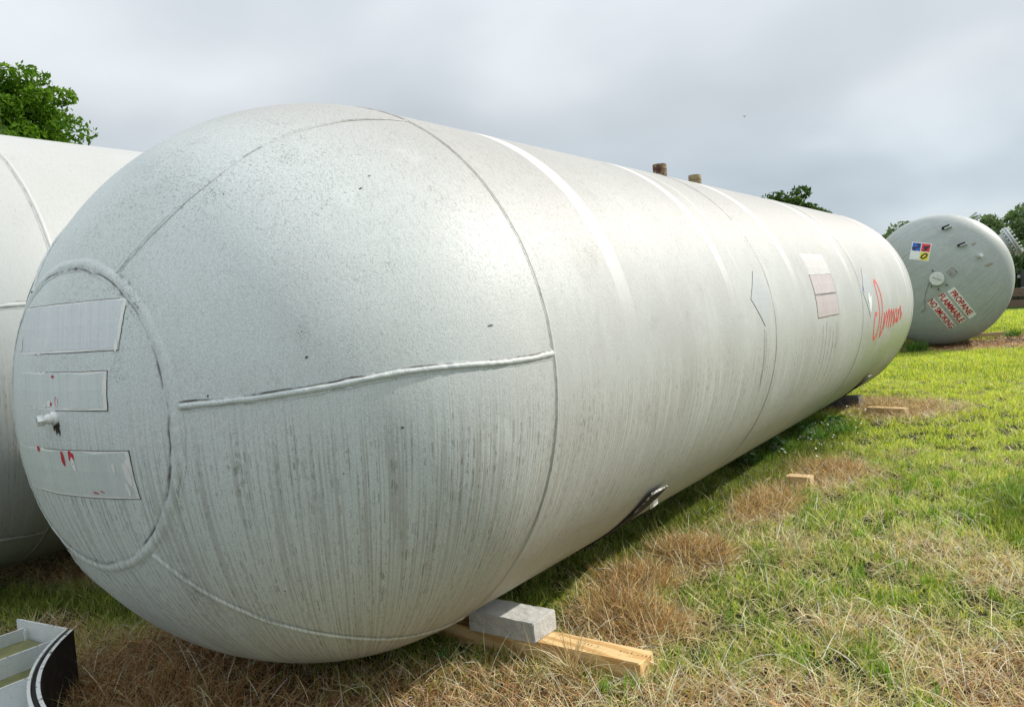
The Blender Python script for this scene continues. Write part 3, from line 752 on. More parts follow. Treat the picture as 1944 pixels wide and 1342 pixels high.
# ================================================================== left tank
T2 = Tank(1.6, 1.0, 9.0)
t2 = empty('storage_tank', (-6.7, 2.56, 1.7))
tag(t2, 'clean white storage tank half hidden behind the front tank, at the left edge', 'tank')
head_mesh('tank_head', T2, M_T2, t2, nr=32); head_mesh('tank_head', T2, M_T2, t2, far=True, nr=16)
for a, c_ in zip((0, 3, 6), (3, 6, 9)): course_mesh('shell_course', T2, a, c_, M_T2, t2)
weld('girth_weld', ring_fn(T2, 0), 500, .014, .006, M_T2w, t2, True, 21, (.05, .18), lump=.2)
for y_ in (3.0, 6.0): weld('girth_weld', ring_fn(T2, y_), 300, .012, .004, M_T2w, t2, True, 22 + y_, (.2, .3), lump=.2)
weld('crown_weld', crown_fn(T2, 25), 300, .02, .009, M_T2w, t2, True, 23, (.2, .3))
for ck in (20, 80, 140, 200, 260, 320): weld('petal_weld', merid_fn(T2, ck, 25.8, 89.6), 240, .014, .009, M_T2w, t2, False, 30 + ck, (.45, .25))
# its supports, low and in shadow
for y_ in (3.4, 10.2):
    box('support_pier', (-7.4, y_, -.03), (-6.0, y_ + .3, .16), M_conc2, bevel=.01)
    o = bpy.context.scene.objects[-1] if False else None
for i, o in enumerate([o for o in COL.objects if o.name.startswith('support_pier')]):
    tag(o, 'dark concrete pier under the left tank, ' + ('nearer' if i == 0 else 'farther') + ' one', 'pier', 'piers under the left tank')

# ================================================================== far tank (rolled on its side)
R3 = 1.6
T3 = Tank(R3, .52, 7.5)
YAW3 = R_(6.59); ROLL3 = R_(57)
t3 = empty('rolled_tank', (0, 0, 0))
m3 = Matrix.Rotation(YAW3, 4, 'Z') @ Matrix.Rotation(ROLL3, 4, 'Y')
dirv = Vector((-math.sin(YAW3), math.cos(YAW3), 0))
t3.matrix_world = Matrix.Translation(Vector((-2.6, 22.5, 1.65)) - dirv * 0.15) @ m3
tag(t3, 'distant grey-green tank rolled on its side, end on, with propane signs', 'tank')
head_mesh('tank_head', T3, M_T3, t3, nr=36, dent=.006); head_mesh('tank_head', T3, M_T3, t3, far=True, nr=12)
course_mesh('shell_course', T3, 0, 3.7, M_T3, t3); course_mesh('shell_course', T3, 3.7, 7.5, M_T3, t3)
hs3 = lambda u, v, o: T3.head_xz(u, v, o)
diamond(t3, -.800, .083, .285, hs3, .006)
for (body, x0, x1, z0, z1, tw) in (('PROPANE', .325, 1.135, -.015, .168, .60), ('FLAMMABLE', .305, 1.115, -.245, -.075, .72), ('NO SMOKING', .285, 1.105, -.50, -.325, .74)):
    x1 -= 0; zc = (z0 + z1) / 2
    sgn = conform('warning_sign', [(x0, z0), (x1, z0), (x1, z1), (x0, z1)], hs3, M_signw, t3, .006, .2)
    t_ = text_on('sign_lettering', body, M_letter, t3, hs3, (x0 + x1) / 2 - .01, zc, tw * 1.10, .142, .012, bold=.022); t_.parent = sgn
# level gauge: ring, face, hub, needle, legs
gp = T3.head_xz(-.051, -.012, 0); gn = Vector((gp.x, gp.y / T3.HS ** 2, gp.z)).normalized()
gm = Matrix.Translation(gp) @ gn.to_track_quat('Z', 'Y').to_matrix().to_4x4()
gauge = lathe('level_gauge', [(.10, -.02), (.10, .035), (.160, .036), (.160, .060), (.148, .066), (.132, .066)], M_glint, t3, 36, mtx=gm)
lathe('gauge_face', [(.131, .050), (.131, .058)], M_glassy, gauge, 36, mtx=gm)
lathe('gauge_hub', [(.022, .059), (.022, .078)], M_steel, gauge, 14, mtx=gm)
for (a, l0, l1) in ((35, .0, .125), (215, .0, .10), (120, .0, .07)):
    p0 = gm @ Vector((math.cos(R_(a)) * .02, math.sin(R_(a)) * .02, .068)); p1 = gm @ Vector((math.cos(R_(a)) * l1, math.sin(R_(a)) * l1, .064))
    tube('gauge_needle', [p0, p1], .006, M_blk if a != 120 else M_steel, gauge, 6)
def hp(x, z, o): return T3.head_xz(x, z, o)
def small_block(name, x, z, sx, sz, h, mat, rot=0):
    p = hp(x, z, 0); n = Vector((p.x, p.y / T3.HS ** 2, p.z)).normalized()
    u = Vector((math.cos(R_(rot)), 0, math.sin(R_(rot)))); u = (u - n * u.dot(n)).normalized(); w = n.cross(u)
    V = []
    for o_ in (-.004, h):
        for (a, c) in ((-1, -1), (1, -1), (1, 1), (-1, 1)): V.append(tuple(p + u * a * sx / 2 + w * c * sz / 2 + n * o_))
    return mesh_obj(name, V, [(0, 1, 2, 3), (7, 6, 5, 4), (0, 4, 5, 1), (1, 5, 6, 2), (2, 6, 7, 3), (3, 7, 4, 0)], mat, t3)
for (x, z) in ((-.911, .837), (-.383, .858)):
    for k in (-1, 1):
        small_block('bracket', x + k * .024, z + k * .014, .028, .17, .075, M_plate if k < 0 else M_steel, -14)
    small_block('bracket', x, z, .02, .13, .03, M_dark, -14)
fp = hp(.047, .983, 0); fn_ = Vector((fp.x, fp.y / T3.HS ** 2, fp.z)).normalized(); fm = Matrix.Translation(fp) @ fn_.to_track_quat('Z', 'Y').to_matrix().to_4x4()
vf = lathe('valve_fitting', [(.05, -.01), (.05, .05), (.034, .052), (.034, .09), (.046, .092), (.046, .13)], M_glint, t3, 10, mtx=fm, smooth=False)
small_block('adhesive_residue', .010, .335, .19, .16, .008, rusty('grey_residue', (.20, .19, .17), (.36, .37, .36), 9), 8)
for (x, z) in ((-.265, .032), (.182, .075), (.164, -.117), (.02, -.20)):
    small_block('stud', x, z, .028, .028, .05, M_dark); small_block('stud', x + .012, z + .012, .035, .02, .03, M_glint, 30)
wire = [hp(x, z, .012 + .01 * (i % 2)) for i, (x, z) in enumerate(((-.10, -.07), (-.095, -.14), (-.01, -.28), (.10, -.41), (.217, -.514), (.30, -.56), (.381, -.615), (.40, -.67), (.395, -.73)))]
tube('loose_wire', wire, .004, M_blk, t3, 6)
m_rs = rusty('rust_patch', (.24, .11, .055), (.38, .38, .35), 20)
for i, (x, z, w, h) in enumerate(((.34, 1.05, .05, .15), (.31, .99, .04, .12), (-.25, 1.06, .05, .10))):
    small_block('rust_stain', x, z, w, h, .002 + i * .0005, m_rs, -8)
# manway: neck, two flanges, cover, bolts
MA = R_(6); my = .95
mm = Matrix.Translation((0, my, 0)) @ Matrix.Rotation(MA, 4, 'Y')
lathe('manway_neck', [(.29, R3 - .12), (.29, R3 + .185)], M_T3, t3, 44, mtx=mm)
fl = lathe('manway_flange', [(.29, R3 + .17), (.385, R3 + .171), (.385, R3 + .212), (.30, R3 + .213)], M_steel, t3, 44, mtx=mm)
lathe('manway_gasket', [(.36, R3 + .2135), (.36, R3 + .2225)], M_pipe, t3, 44, mtx=mm)
lathe('manway_cover', [(.385, R3 + .223), (.385, R3 + .262), (.375, R3 + .266)], M_steel, t3, 44, mtx=mm)
for k in range(20):
    a = 2 * math.pi * k / 20; c = mm @ Matrix.Translation((.338 * math.cos(a), .338 * math.sin(a), 0))
    lathe('flange_bolt', [(.022, R3 + .125), (.022, R3 + .150), (.012, R3 + .151), (.012, R3 + .300), (.024, R3 + .301), (.024, R3 + .330)], M_glint, t3, 6, mtx=c, smooth=False)
# bracket standing on the shell, top edge in the photo
bm3 = Matrix.Translation((0, .55, 0)) @ Matrix.Rotation(R_(-29.5), 4, 'Y')
for k, (dx, dz, sx, sz) in enumerate(((-.06, .10, .05, .22), (.05, .09, .05, .20))):
    V = [tuple(bm3 @ Vector((dx + a * sx / 2 + (c + 1) * .05, b2 * .10, R3 + dz + c * sz / 2))) for c in (-1, 1) for (a, b2) in ((-1, -1), (1, -1), (1, 1), (-1, 1))]
    mesh_obj('lifting_bracket', V, [(0, 1, 2, 3), (7, 6, 5, 4), (0, 4, 5, 1), (1, 5, 6, 2), (2, 6, 7, 3), (3, 7, 4, 0)], M_steel, t3)

# ================================================================== blocks and timbers
def timber(name, x0, x1, y0, y1, z0, z1, rot, mat, label, seed=0, group='timbers under and beside the tanks'):
    cx, cy = (x0 + x1) / 2, (y0 + y1) / 2
    o = box(name, (x0 - cx, y0 - cy, z0), (x1 - cx, y1 - cy, z1), mat, bevel=.006, seg=2, rough=.0012, cuts=3, seed=seed)
    o.location = (cx, cy, 0); o.rotation_euler = (0, 0, R_(rot))
    return tag(o, label, 'timber', group)
b1 = box('concrete_block', (-.205, -.105, 0), (.205, .105, .103), M_conc, bevel=.005, seg=2, rough=.0035, cuts=4, seed=3)
b1.location = (-2.414, 3.312, .0865)
tag(b1, 'pale grey concrete block under the near end of the front tank, lying on a timber', 'block', 'concrete blocks under the front tank')
tm = timber('timber', -3.10, -1.655, 3.235, 3.392, -.05, .0855, 0, M_wood, 'bright yellow pine timber on the grass under the near concrete block', 1)
# worn ink stamp dashes on the timber top
for k in range(16):
    x = -2.03 + k * .019 + (.10 if k > 6 else 0); z = .0866
    if k in (5, 11): continue
    w, h = random.uniform(.003, .006), random.uniform(.006, .013); y = 3.315 + .002 * (k % 3)
    mk = mesh_obj('ink_stamp', [(x, y, z), (x + w, y, z), (x + w + .002, y + h, z), (x + .002, y + h, z)], [(0, 1, 2, 3)], M_blk, None)
    mk.parent = tm; mk.location = (-tm.location.x, -tm.location.y, 0)
timber('timber', -2.11, -1.89, 7.18, 7.31, -.04, .076, -1, M_wood2, 'short end of pine timber poking out of dry grass halfway along the front tank', 2)
timber('timber', -2.22, -1.735, 11.34, 11.50, -.06, .085, -10, M_wood2, 'thin pale timber lying in dead grass near the far end of the front tank', 3)
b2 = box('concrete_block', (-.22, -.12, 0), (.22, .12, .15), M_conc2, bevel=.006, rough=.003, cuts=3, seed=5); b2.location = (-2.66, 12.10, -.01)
tag(b2, 'dark concrete block in shade under the far end of the front tank', 'block', 'concrete blocks under the front tank')
timber('timber', -2.9, -1.36, 25.2, 25.34, .02, .115, 28, M_wood2, 'thin board sticking out on dead grass right of the rolled grey tank', 4)

# ================================================================== upturned saddle with rain water
def steel_paint():
    b = NB('pale_grey_steel_paint'); P = b.obj()
    c = b.mix(b.ramp(b.noise(P, 6, 4), .35, .7), (.64, .67, .67), (.55, .59, .59))
    c = b.mix(b.ramp(b.noise(P, 110, 3, .7), .56, .72, 0, .6), c, (.28, .29, .28))
    c = b.mix(b.ramp(b.noise(P, 23, 4, .7), .66, .74, 0, .8), c, (.20, .14, .09))
    return b.done(c, .5, b.bump(b.noise(P, 90, 3), .4, .003))
M_sad = steel_paint()
def edge_mat():
    b = NB('white_chipped_edge'); P = b.obj()
    c = b.mix(b.ramp(b.noise(P, 34, 4, .7), .58, .64), (.72, .74, .73), (.14, .13, .12)); return b.done(c, .55)
M_sedge = edge_mat()
def water_mat():
    b = NB('murky_rain_water'); P = b.obj()
    c = b.mix(b.ramp(b.noise(P, 9, 4), .35, .65), (.16, .17, .055), (.27, .26, .10))
    c = b.mix(b.ramp(b.noise(P, 45, 3), .62, .7, 0, .5), c, (.26, .24, .13))
    return b.done(c, .06, b.bump(b.noise(P, 14, 2), .06, .004), .5)
M_water = water_mat()
sad = empty('tank_saddle', (-4.2, 1.5, 0))
tag(sad, 'pale grey steel tank saddle lying on its side with rain water between its ribs', 'tank saddle')
SO = Vector((4.2, -1.5, 0))
def sadbox(name, lo, hi, mat=M_sad, **k):
    lo = [lo[i] + SO[i] for i in range(3)]; hi = [hi[i] + SO[i] for i in range(3)]
    return box(name, lo, hi, mat, sad, **k)
def plate_between(name, p, q, th, z0, z1, mat=M_sad, edge=True):
    p = Vector((*p, 0)) + SO; q = Vector((*q, 0)) + SO; t = (q - p).normalized(); n = Vector((-t.y, t.x, 0)) * th / 2
    V = [(*(p + n).xy, z0), (*(q + n).xy, z0), (*(q - n).xy, z0), (*(p - n).xy, z0), (*(p + n).xy, z1), (*(q + n).xy, z1), (*(q - n).xy, z1), (*(p - n).xy, z1)]
    o = mesh_obj(name, V, [(0, 1, 2, 3), (7, 6, 5, 4), (0, 4, 5, 1), (1, 5, 6, 2), (2, 6, 7, 3), (3, 7, 4, 0)], mat, sad)
    if edge:
        n2 = n * .9
        V = [(*(p + n2).xy, z1 + .001), (*(q + n2).xy, z1 + .001), (*(q - n2).xy, z1 + .001), (*(p - n2).xy, z1 + .001)]
        mesh_obj('rib_edge', V, [(3, 2, 1, 0)], M_sedge, o)
    return o
plate_between('end_plate', (-4.595, 1.884), (-4.190, 1.936), .014, -.02, .300)
plate_between('rib', (-4.505, .70), (-4.505, 1.872), .013, -.02, .272)
plate_between('rib', (-4.108, .70), (-4.108, 1.832), .013, -.02, .296)
plate_between('rib', (-3.770, .70), (-3.770, 1.578), .013, -.02, .296)
plate_between('base_plate', (-4.70, .70), (-3.30, .70), .016, -.02, .300)
CC = Vector((-3.01, 2.87, 0)) + SO
def arc_plate(name, r0, r1, a0, a1, z0, z1, mat, n=40, edge=True):
    V, F = [], []
    for k in range(n + 1):
        a = a0 + (a1 - a0) * k / n; d = Vector((math.cos(a), math.sin(a), 0))
        for (r, z) in ((r0, z0), (r1, z0), (r1, z1), (r0, z1)): V.append(tuple(CC + d * r + Vector((0, 0, z))))
    for k in range(n):
        for j in range(4): F.append((k * 4 + j, (k + 1) * 4 + j, (k + 1) * 4 + (j + 1) % 4, k * 4 + (j + 1) % 4))
    F += [(3, 2, 1, 0), tuple(n * 4 + j for j in range(4))]
    o = mesh_obj(name, V, F, mat, sad)
    bmx = bmesh.new(); bmx.from_mesh(o.data); bmesh.ops.recalc_face_normals(bmx, faces=bmx.faces[:]); bmx.to_mesh(o.data); bmx.free()
    if edge:
        V, F = [], []
        for k in range(n + 1):
            a = a0 + (a1 - a0) * k / n; d = Vector((math.cos(a), math.sin(a), 0))
            for r in (r0 + .0006, r1 - .0006): V.append(tuple(CC + d * r + Vector((0, 0, z1 + .001))))
        for k in range(n): F.append((2 * k, 2 * k + 1, 2 * k + 3, 2 * k + 2))
        mesh_obj('plate_edge', V, F, M_sedge, o)
    return o
A0 = math.atan2(-.94, -1.18); A1 = A0 + R_(58)
arc_plate('curved_plate', 1.497, 1.511, A0, A1, -.02, .300, M_sad)
arc_plate('rubber_strip', 1.478, 1.4965, A0 + .005, A1, -.02, .288, M_dark, edge=False)
arc_plate('curved_wear_plate', 1.460, 1.4775, A0 + .012, A1, -.02, .300, M_plate)
# web plate: floor between base plate and the curved plate; ragged water pools stand on it
def web_poly(x0, x1, z, yin=.71, gap=.0, n=10):
    V = [(x0, yin, z), (x1, yin, z)]; top = []
    for k in range(n + 1):
        x = x1 + (x0 - x1) * k / n; c = CC - SO
        yy = c.y - math.sqrt(max(0, (1.511 + gap) ** 2 - (x - c.x) ** 2)) if x > -4.19 else 1.884
        top.append((x, yy, z))
    return [tuple(Vector(v) + SO) for v in V + top]
for x0, x1 in ((-4.498, -4.1147), (-4.1013, -3.7767), (-3.7633, -3.35)):
    V = web_poly(x0, x1, .13); mesh_obj('web_plate', V, [tuple(range(len(V)))], M_sad, sad)
    if x0 < -3.8:
        V = web_poly(x0, x1, .212 if x0 < -4.2 else .205); o = mesh_obj('rain_water', V, [tuple(range(len(V)))], M_water, sad)
for k in range(7):      # weld lumps up the corner
    z = .19 + .012 * k
    lathe('weld_lump', [(.002, -.006), (.006, -.003), (.0065, .003), (.002, .006)], M_sedge, sad, 8, mtx=Matrix.Translation(Vector((-4.493, 1.868, z)) + SO))

# ================================================================== trees
def leaf_mat(name, a, b_, tr=.3):
    b = NB(name); col = attr_col(b)
    c = b.mix(b.xyz(col)[0], a, b_)
    t = b.t; d = b.n('ShaderNodeBsdfDiffuse'); tr_ = b.n('ShaderNodeBsdfTranslucent'); mx = b.n('ShaderNodeMixShader'); mx.inputs[0].default_value = tr
    b.put(d.inputs[0], c); b.put(tr_.inputs[0], b.mix(1.0, c, (1.2, 1.35, .5), 'MULTIPLY')); t.links.new(d.outputs[0], mx.inputs[1]); t.links.new(tr_.outputs[0], mx.inputs[2])
    t.links.new(mx.outputs[0], b.out.inputs[0]); return b.m
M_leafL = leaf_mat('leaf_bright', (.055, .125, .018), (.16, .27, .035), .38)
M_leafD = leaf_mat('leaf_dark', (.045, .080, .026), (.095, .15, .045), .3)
M_leafF = leaf_mat('leaf_far', (.095, .145, .085), (.19, .255, .125), .3)  # distance haze mixed into the leaf colour, paler and bluer
M_bark = rusty('bark', (.10, .075, .055), (.16, .13, .10), 6)
def tree(x, y, h, crown_r, mat, label, seed, nclump=60, per=150, leaf=.10, crown_lo=.35, group=None, squash=1.0):
    r = np.random.default_rng(seed); rd = random.Random(seed)
    root = empty('tree', (x, y, 0)); tag(root, label, 'tree', group)
    # limbs
    V, F = [], []
    def limb(p, q, r0, r1, n=7, k=5):
        b0 = len(V)
        for i in range(k + 1):
            t = i / k; c = p.lerp(q, t) + Vector((math.sin(t * 3 + seed), math.cos(t * 4 + seed), 0)) * .06 * h / 8 * math.sin(math.pi * t); rr = r0 + (r1 - r0) * t
            for j in range(n):
                a = 2 * math.pi * j / n; V.append((c.x + rr * math.cos(a), c.y + rr * math.sin(a), c.z))
        for i in range(k):
            for j in range(n): F.append((b0 + i * n + j, b0 + i * n + (j + 1) % n, b0 + (i + 1) * n + (j + 1) % n, b0 + (i + 1) * n + j))
    limb(Vector((0, 0, -.1)), Vector((.1, 0, h * .8)), h * .028, h * .008)
    cl = []
    for i in range(nclump):
        u = r.normal(size=3); u /= np.linalg.norm(u); rr = (r.uniform(.25, 1.0)) ** .5
        zc = h * (crown_lo + (1 - crown_lo) / 2)
        c = np.array([u[0] * crown_r * rr, u[1] * crown_r * rr, zc + u[2] * h * (1 - crown_lo) / 2 * rr * squash])
        k_ = 1 - .35 * max(0, (c[2] - zc) / (h * .35)); c[0] *= k_; c[1] *= k_
        c += r.normal(size=3) * crown_r * .06
        cl.append(c)
        if i % 4 == 0: limb(Vector((0, 0, h * rd.uniform(.25, .6))), Vector(c), h * .009, h * .002, 5, 4)
    mesh_obj('trunk', V, F, M_bark, root, smooth=True)
    cl = np.array(cl); sz = crown_r * r.uniform(.16, .34, nclump)
    n = nclump * per
    ci = np.repeat(np.arange(nclump), per)
    d = r.normal(size=(n, 3)); d /= np.linalg.norm(d, axis=1)[:, None]
    rad = sz[ci] * r.uniform(.2, 1, n) ** .45
    P = cl[ci] + d * rad[:, None] * np.array([1, 1, .62])
    nn = r.normal(size=(n, 3)) + d * .8 + np.array([0, 0, .6]); nn /= np.linalg.norm(nn, axis=1)[:, None]
    t = np.cross(nn, r.normal(size=(n, 3))); t /= np.linalg.norm(t, axis=1)[:, None]; s = np.cross(nn, t)
    L = leaf * r.uniform(.6, 1.3, n)[:, None]
    V = np.stack([P - t * L, P + s * L * .42, P + t * L, P - s * L * .42], 1).reshape(-1, 3)
    Q = np.arange(n * 4).reshape(-1, 4)
    tone = np.clip(r.normal(.5, .22, n) + (r.normal(0, .16, nclump))[ci], 0, 1)
    col = np.repeat(np.stack([tone] * 3, 1), 4, axis=0)
    o = raw_mesh('crown', V, Q, np.zeros((0, 3), np.int32), mat, cols=col); o.parent = root
    return root
def at_bearing(deg, dist): return dist * math.sin(R_(deg)), dist * math.cos(R_(deg))
D = 30
x, y = at_bearing(-65.1, D); tree(x, y, 1.77 + D * math.tan(R_(15.9)), 2.6, M_leafL, 'bright green leafy tree rising behind the left tank', 14, 125, 230, .11, .30)
x, y = at_bearing(-68.6, 24); tree(x, y, 1.77 + 24 * math.tan(R_(18.6)), 1.55, M_leafD, 'dark tree cut off by the left edge of the photo, behind the bright green one', 5, 60, 200, .10, .2)
x, y = at_bearing(-15.6, 62); tree(x, y, 1.77 + 62 * math.tan(R_(6.25)), 3.3, M_leafD, 'lone dark tree top showing just above the middle of the front tank', 8, 60, 170, .19, .30)
x, y = at_bearing(-13.4, 62); tree(x, y, 1.77 + 62 * math.tan(R_(5.2)), 1.6, M_leafD, 'small thin tree top right beside the lone dark tree', 9, 26, 120, .17, .4)
far_l = ['hazy green tree just left of the rolled grey tank, mostly hidden by it', 'rounded dark green tree behind the manway of the rolled grey tank', 'tallest mid green tree at the right edge of the photo', 'low green tree behind the farm junk at the right edge',
         'bushy green tree hidden behind the crown of the rolled grey tank', 'broad green tree outside the right edge of the photo']
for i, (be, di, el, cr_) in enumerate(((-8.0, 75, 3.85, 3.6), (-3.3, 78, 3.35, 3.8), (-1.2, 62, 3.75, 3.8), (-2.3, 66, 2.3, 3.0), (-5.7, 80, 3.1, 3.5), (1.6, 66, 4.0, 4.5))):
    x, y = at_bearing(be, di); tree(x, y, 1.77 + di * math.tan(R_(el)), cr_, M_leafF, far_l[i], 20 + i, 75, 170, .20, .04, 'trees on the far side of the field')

# ================================================================== far junk by the right edge
def vbox(name, lo, hi, mat, par=None, **k): return box(name, lo, hi, mat, par, **k)
ts = empty('beam_stack', (-1.2, 45, 0)); tag(ts, 'stack of old brown beams at the far right edge beyond the rolled tank', 'beams')
for k, (z, x0, x1, y0) in enumerate(((.02, -1.6, 2.4, 0), (.02, -1.5, 2.6, .5), (.50, -1.7, 2.5, .05), (.50, -1.5, 2.3, .55))):
    box('beam', (x0, y0, z), (x1, y0 + .32, z + .34 + .02 * k), M_oldwood, ts, bevel=.02)
for x in (-.9, 1.0): box('spacer', (x, .02, .36), (x + .2, .8, .49), M_dark, ts, bevel=.01)
dr = empty('green_drum', (-.6, 46.2, 0)); tag(dr, 'pale green fuel drum on a dark skid behind the beam stack', 'drum')
M_grn = simple('pale_green_paint', (.30, .42, .33), .5, .15, 4, .1)
lathe('drum_body', [(.05, -1.3), (.42, -1.28), (.50, -1.2), (.50, 1.2), (.42, 1.28), (.05, 1.3)], M_grn, dr, 28, mtx=Matrix.Translation((.3, 0, 1.35)) @ Matrix.Rotation(R_(90), 4, 'Y'))
for x in (-.6, 1.1): box('skid_leg', (x, -.35, -.02), (x + .12, .35, .95), M_dark, dr, bevel=.01)
box('skid_rail', (-1.2, -.5, .80), (1.7, -.38, .92), M_steel, dr, bevel=.01)
wp = empty('white_cab', (-1.55, 48.0, 0)); tag(wp, 'dark machine with a small white panel above the pale green drum', 'machine')
box('machine_body', (-.35, 0, -.02), (2.3, 1.4, 1.75), simple('dark_machine', (.045, .05, .05), .6, .3, 3, .1), wp, bevel=.06)
box('white_panel', (.05, -.03, 1.78), (.42, .05, 2.12), M_white, wp, bevel=.01)
box('machine_boom', (-.5, .4, 1.35), (.3, .6, 1.5), M_steel, wp, bevel=.02)

# ================================================================== grass
def blade_mat(name, tr=.35, rough=.55, spec=.3):
    b = NB(name); c = attr_col(b); t = b.t
    d = b.b; b.put(d.inputs['Base Color'], c); d.inputs['Roughness'].default_value = rough; d.inputs['Specular IOR Level'].default_value = spec
    tr_ = b.n('ShaderNodeBsdfTranslucent'); mx = b.n('ShaderNodeMixShader'); mx.inputs[0].default_value = tr
    b.put(tr_.inputs[0], b.mix(1.0, c, (1.15, 1.15, .8), 'MULTIPLY')); t.links.new(d.outputs[0], mx.inputs[1]); t.links.new(tr_.outputs[0], mx.inputs[2])
    t.links.new(mx.outputs[0], b.out.inputs[0]); return b.m
M_grass = blade_mat('grass_blade', .45, .45, .4); M_straw = blade_mat('straw_blade', .30, .5, .35)
def ribbons(P, az, tilt0, bend, length, width, nseg, col, twist=None, tipcol=1.0, rootcol=.75):
    """curved blades: leans by tilt0 at the root and bends by bend rad to the tip, heading az"""
    n = len(P); nv = 2 * nseg + 1
    V = np.zeros((n, nv, 3), np.float32); c = P.copy()
    h = np.stack([np.cos(az), np.sin(az), np.zeros(n)], 1); s0 = np.stack([-np.sin(az), np.cos(az), np.zeros(n)], 1)
    tw = twist if twist is not None else np.zeros(n)
    C = np.zeros((n, nv, 3), np.float32)
    for k in range(nseg + 1):
        t = k / nseg; th = tilt0 + bend * t
        d = h * np.sin(th)[:, None] + np.array([0, 0, 1.])[None] * np.cos(th)[:, None]
        up = np.cross(d, s0); sd_ = s0 * np.cos(tw)[:, None] + up * np.sin(tw)[:, None]
        w = width * (1 - t ** 1.8) * .5 * (.7 + .3 * min(1, t * 4))
        f = rootcol + (tipcol - rootcol) * t  # roots darkened in the colour, painting the shade low in the turf
        if k < nseg:
            V[:, 2 * k] = c - sd_ * w[:, None]; V[:, 2 * k + 1] = c + sd_ * w[:, None]
            C[:, 2 * k] = col * f; C[:, 2 * k + 1] = col * f
        else: V[:, 2 * k] = c; C[:, 2 * k] = col * f
        c = c + d * (length / nseg)[:, None]
        c[:, 2] = np.maximum(c[:, 2], P[:, 2] + .002)
    base = (np.arange(n) * nv)[:, None]
    Q = np.concatenate([base + np.array([2 * k, 2 * k + 1, 2 * k + 3, 2 * k + 2]) for k in range(nseg - 1)]) if nseg > 1 else np.zeros((0, 4), int)
    T = base + np.array([2 * nseg - 2, 2 * nseg - 1, 2 * nseg])
    return V.reshape(-1, 3), Q, T, C.reshape(-1, 3)
camx = np.array([0.5688392, -0.8202797, 0.0596922]) * -1; rgt = np.array([0.8221161, 0.5650455, -0.0696321]); upv = np.array([0.0233890, 0.0886833, 0.9957852])
def in_view(x, y, z=0.0, m=.30):
    d = np.stack([x, y, z - CAM_H + 0 * x], 1); w = d @ camx; u = (d @ rgt) / w; v = (d @ upv) / w
    return (w > .3) & (np.abs(u) < .637 + m) & (v > -.44 - m) & (v < .2)
def free_spot(x, y, pad=.0):
    k = np.ones(len(x), bool)
    for (x0, x1, y0, y1) in ((-3.1, -1.655, 3.235, 3.392), (-2.62, -2.21, 3.205, 3.42), (-2.16, -1.885, 7.17, 7.34), (-2.86, -2.44, 11.98, 12.22)):
        k &= ~((x > x0 - pad) & (x < x1 + pad) & (y > y0 - pad) & (y < y1 + pad))
    c = CC - SO
    k &= ~((x > -4.6) & (x < -3.3) & (y > .7) & (y < 1.9) & ((np.hypot(x - c.x, y - c.y) > 1.455) | False))
    k &= ~((x < -4.18) & (x > -4.6) & (y < 1.94))
    return k
def headroom(x, y):
    """height of the belly of the two tanks over a point"""
    h = np.full(len(x), 9.0)
    for (cx, cy, cz, R, HS) in ((-3.1883, 2.9204, 1.445, 1.385, 1.033), (-6.7, 2.56, 1.7, 1.6, 1.0)):
        dx = x - cx; dy = np.minimum(y - cy, 0) / HS; r2 = dx * dx + dy * dy
        h = np.where(r2 < R * R, np.minimum(h, cz - np.sqrt(np.maximum(R * R - r2, 0))), h)
    return h
def scatter(n, x0, x1, y0, y1, fn):
    x = rng.uniform(x0, x1, n); y = rng.uniform(y0, y1, n); k = in_view(x, y) & free_spot(x, y); x, y = x[k], y[k]
    k = rng.uniform(0, 1, len(x)) < fn(x, y); x, y = x[k], y[k]
    k = headroom(x, y) > .05; return x[k], y[k]
parts = {'g': [], 's': []}
GREEN = np.array([[.42, .56, .070], [.26, .42, .050], [.62, .70, .12], [.10, .19, .038], [.74, .74, .24]])
STRAW = np.array([[.80, .64, .36], [.60, .42, .21], [.88, .82, .60], [.24, .15, .080], [.60, .34, .14], [.82, .78, .44]])
def pick(pal, n, pw): 
    c = pal[rng.choice(len(pal), n, p=np.array(pw) / sum(pw))]; return c * rng.uniform(.62, 1.55, (n, 1)) * rng.uniform(.94, 1.06, (n, 3))
def add(kind, x, y, length, width, tilt, bend, nseg, col, tw=.9, z=0.0, az=None, rootcol=.7):
    n = len(x)
    if n == 0: return
    az = rng.uniform(0, 2 * np.pi, n) if az is None else az
    hr = headroom(x, y); length = np.minimum(length, np.maximum(hr * 1.05, .03))
    P = np.stack([x, y, gh(x, y) + z], 1)
    parts[kind].append(ribbons(P, az, tilt, bend, length, width, nseg, col, rng.uniform(-tw, tw, n), rootcol=rootcol))
def U(a, b, n): return rng.uniform(a, b, n)
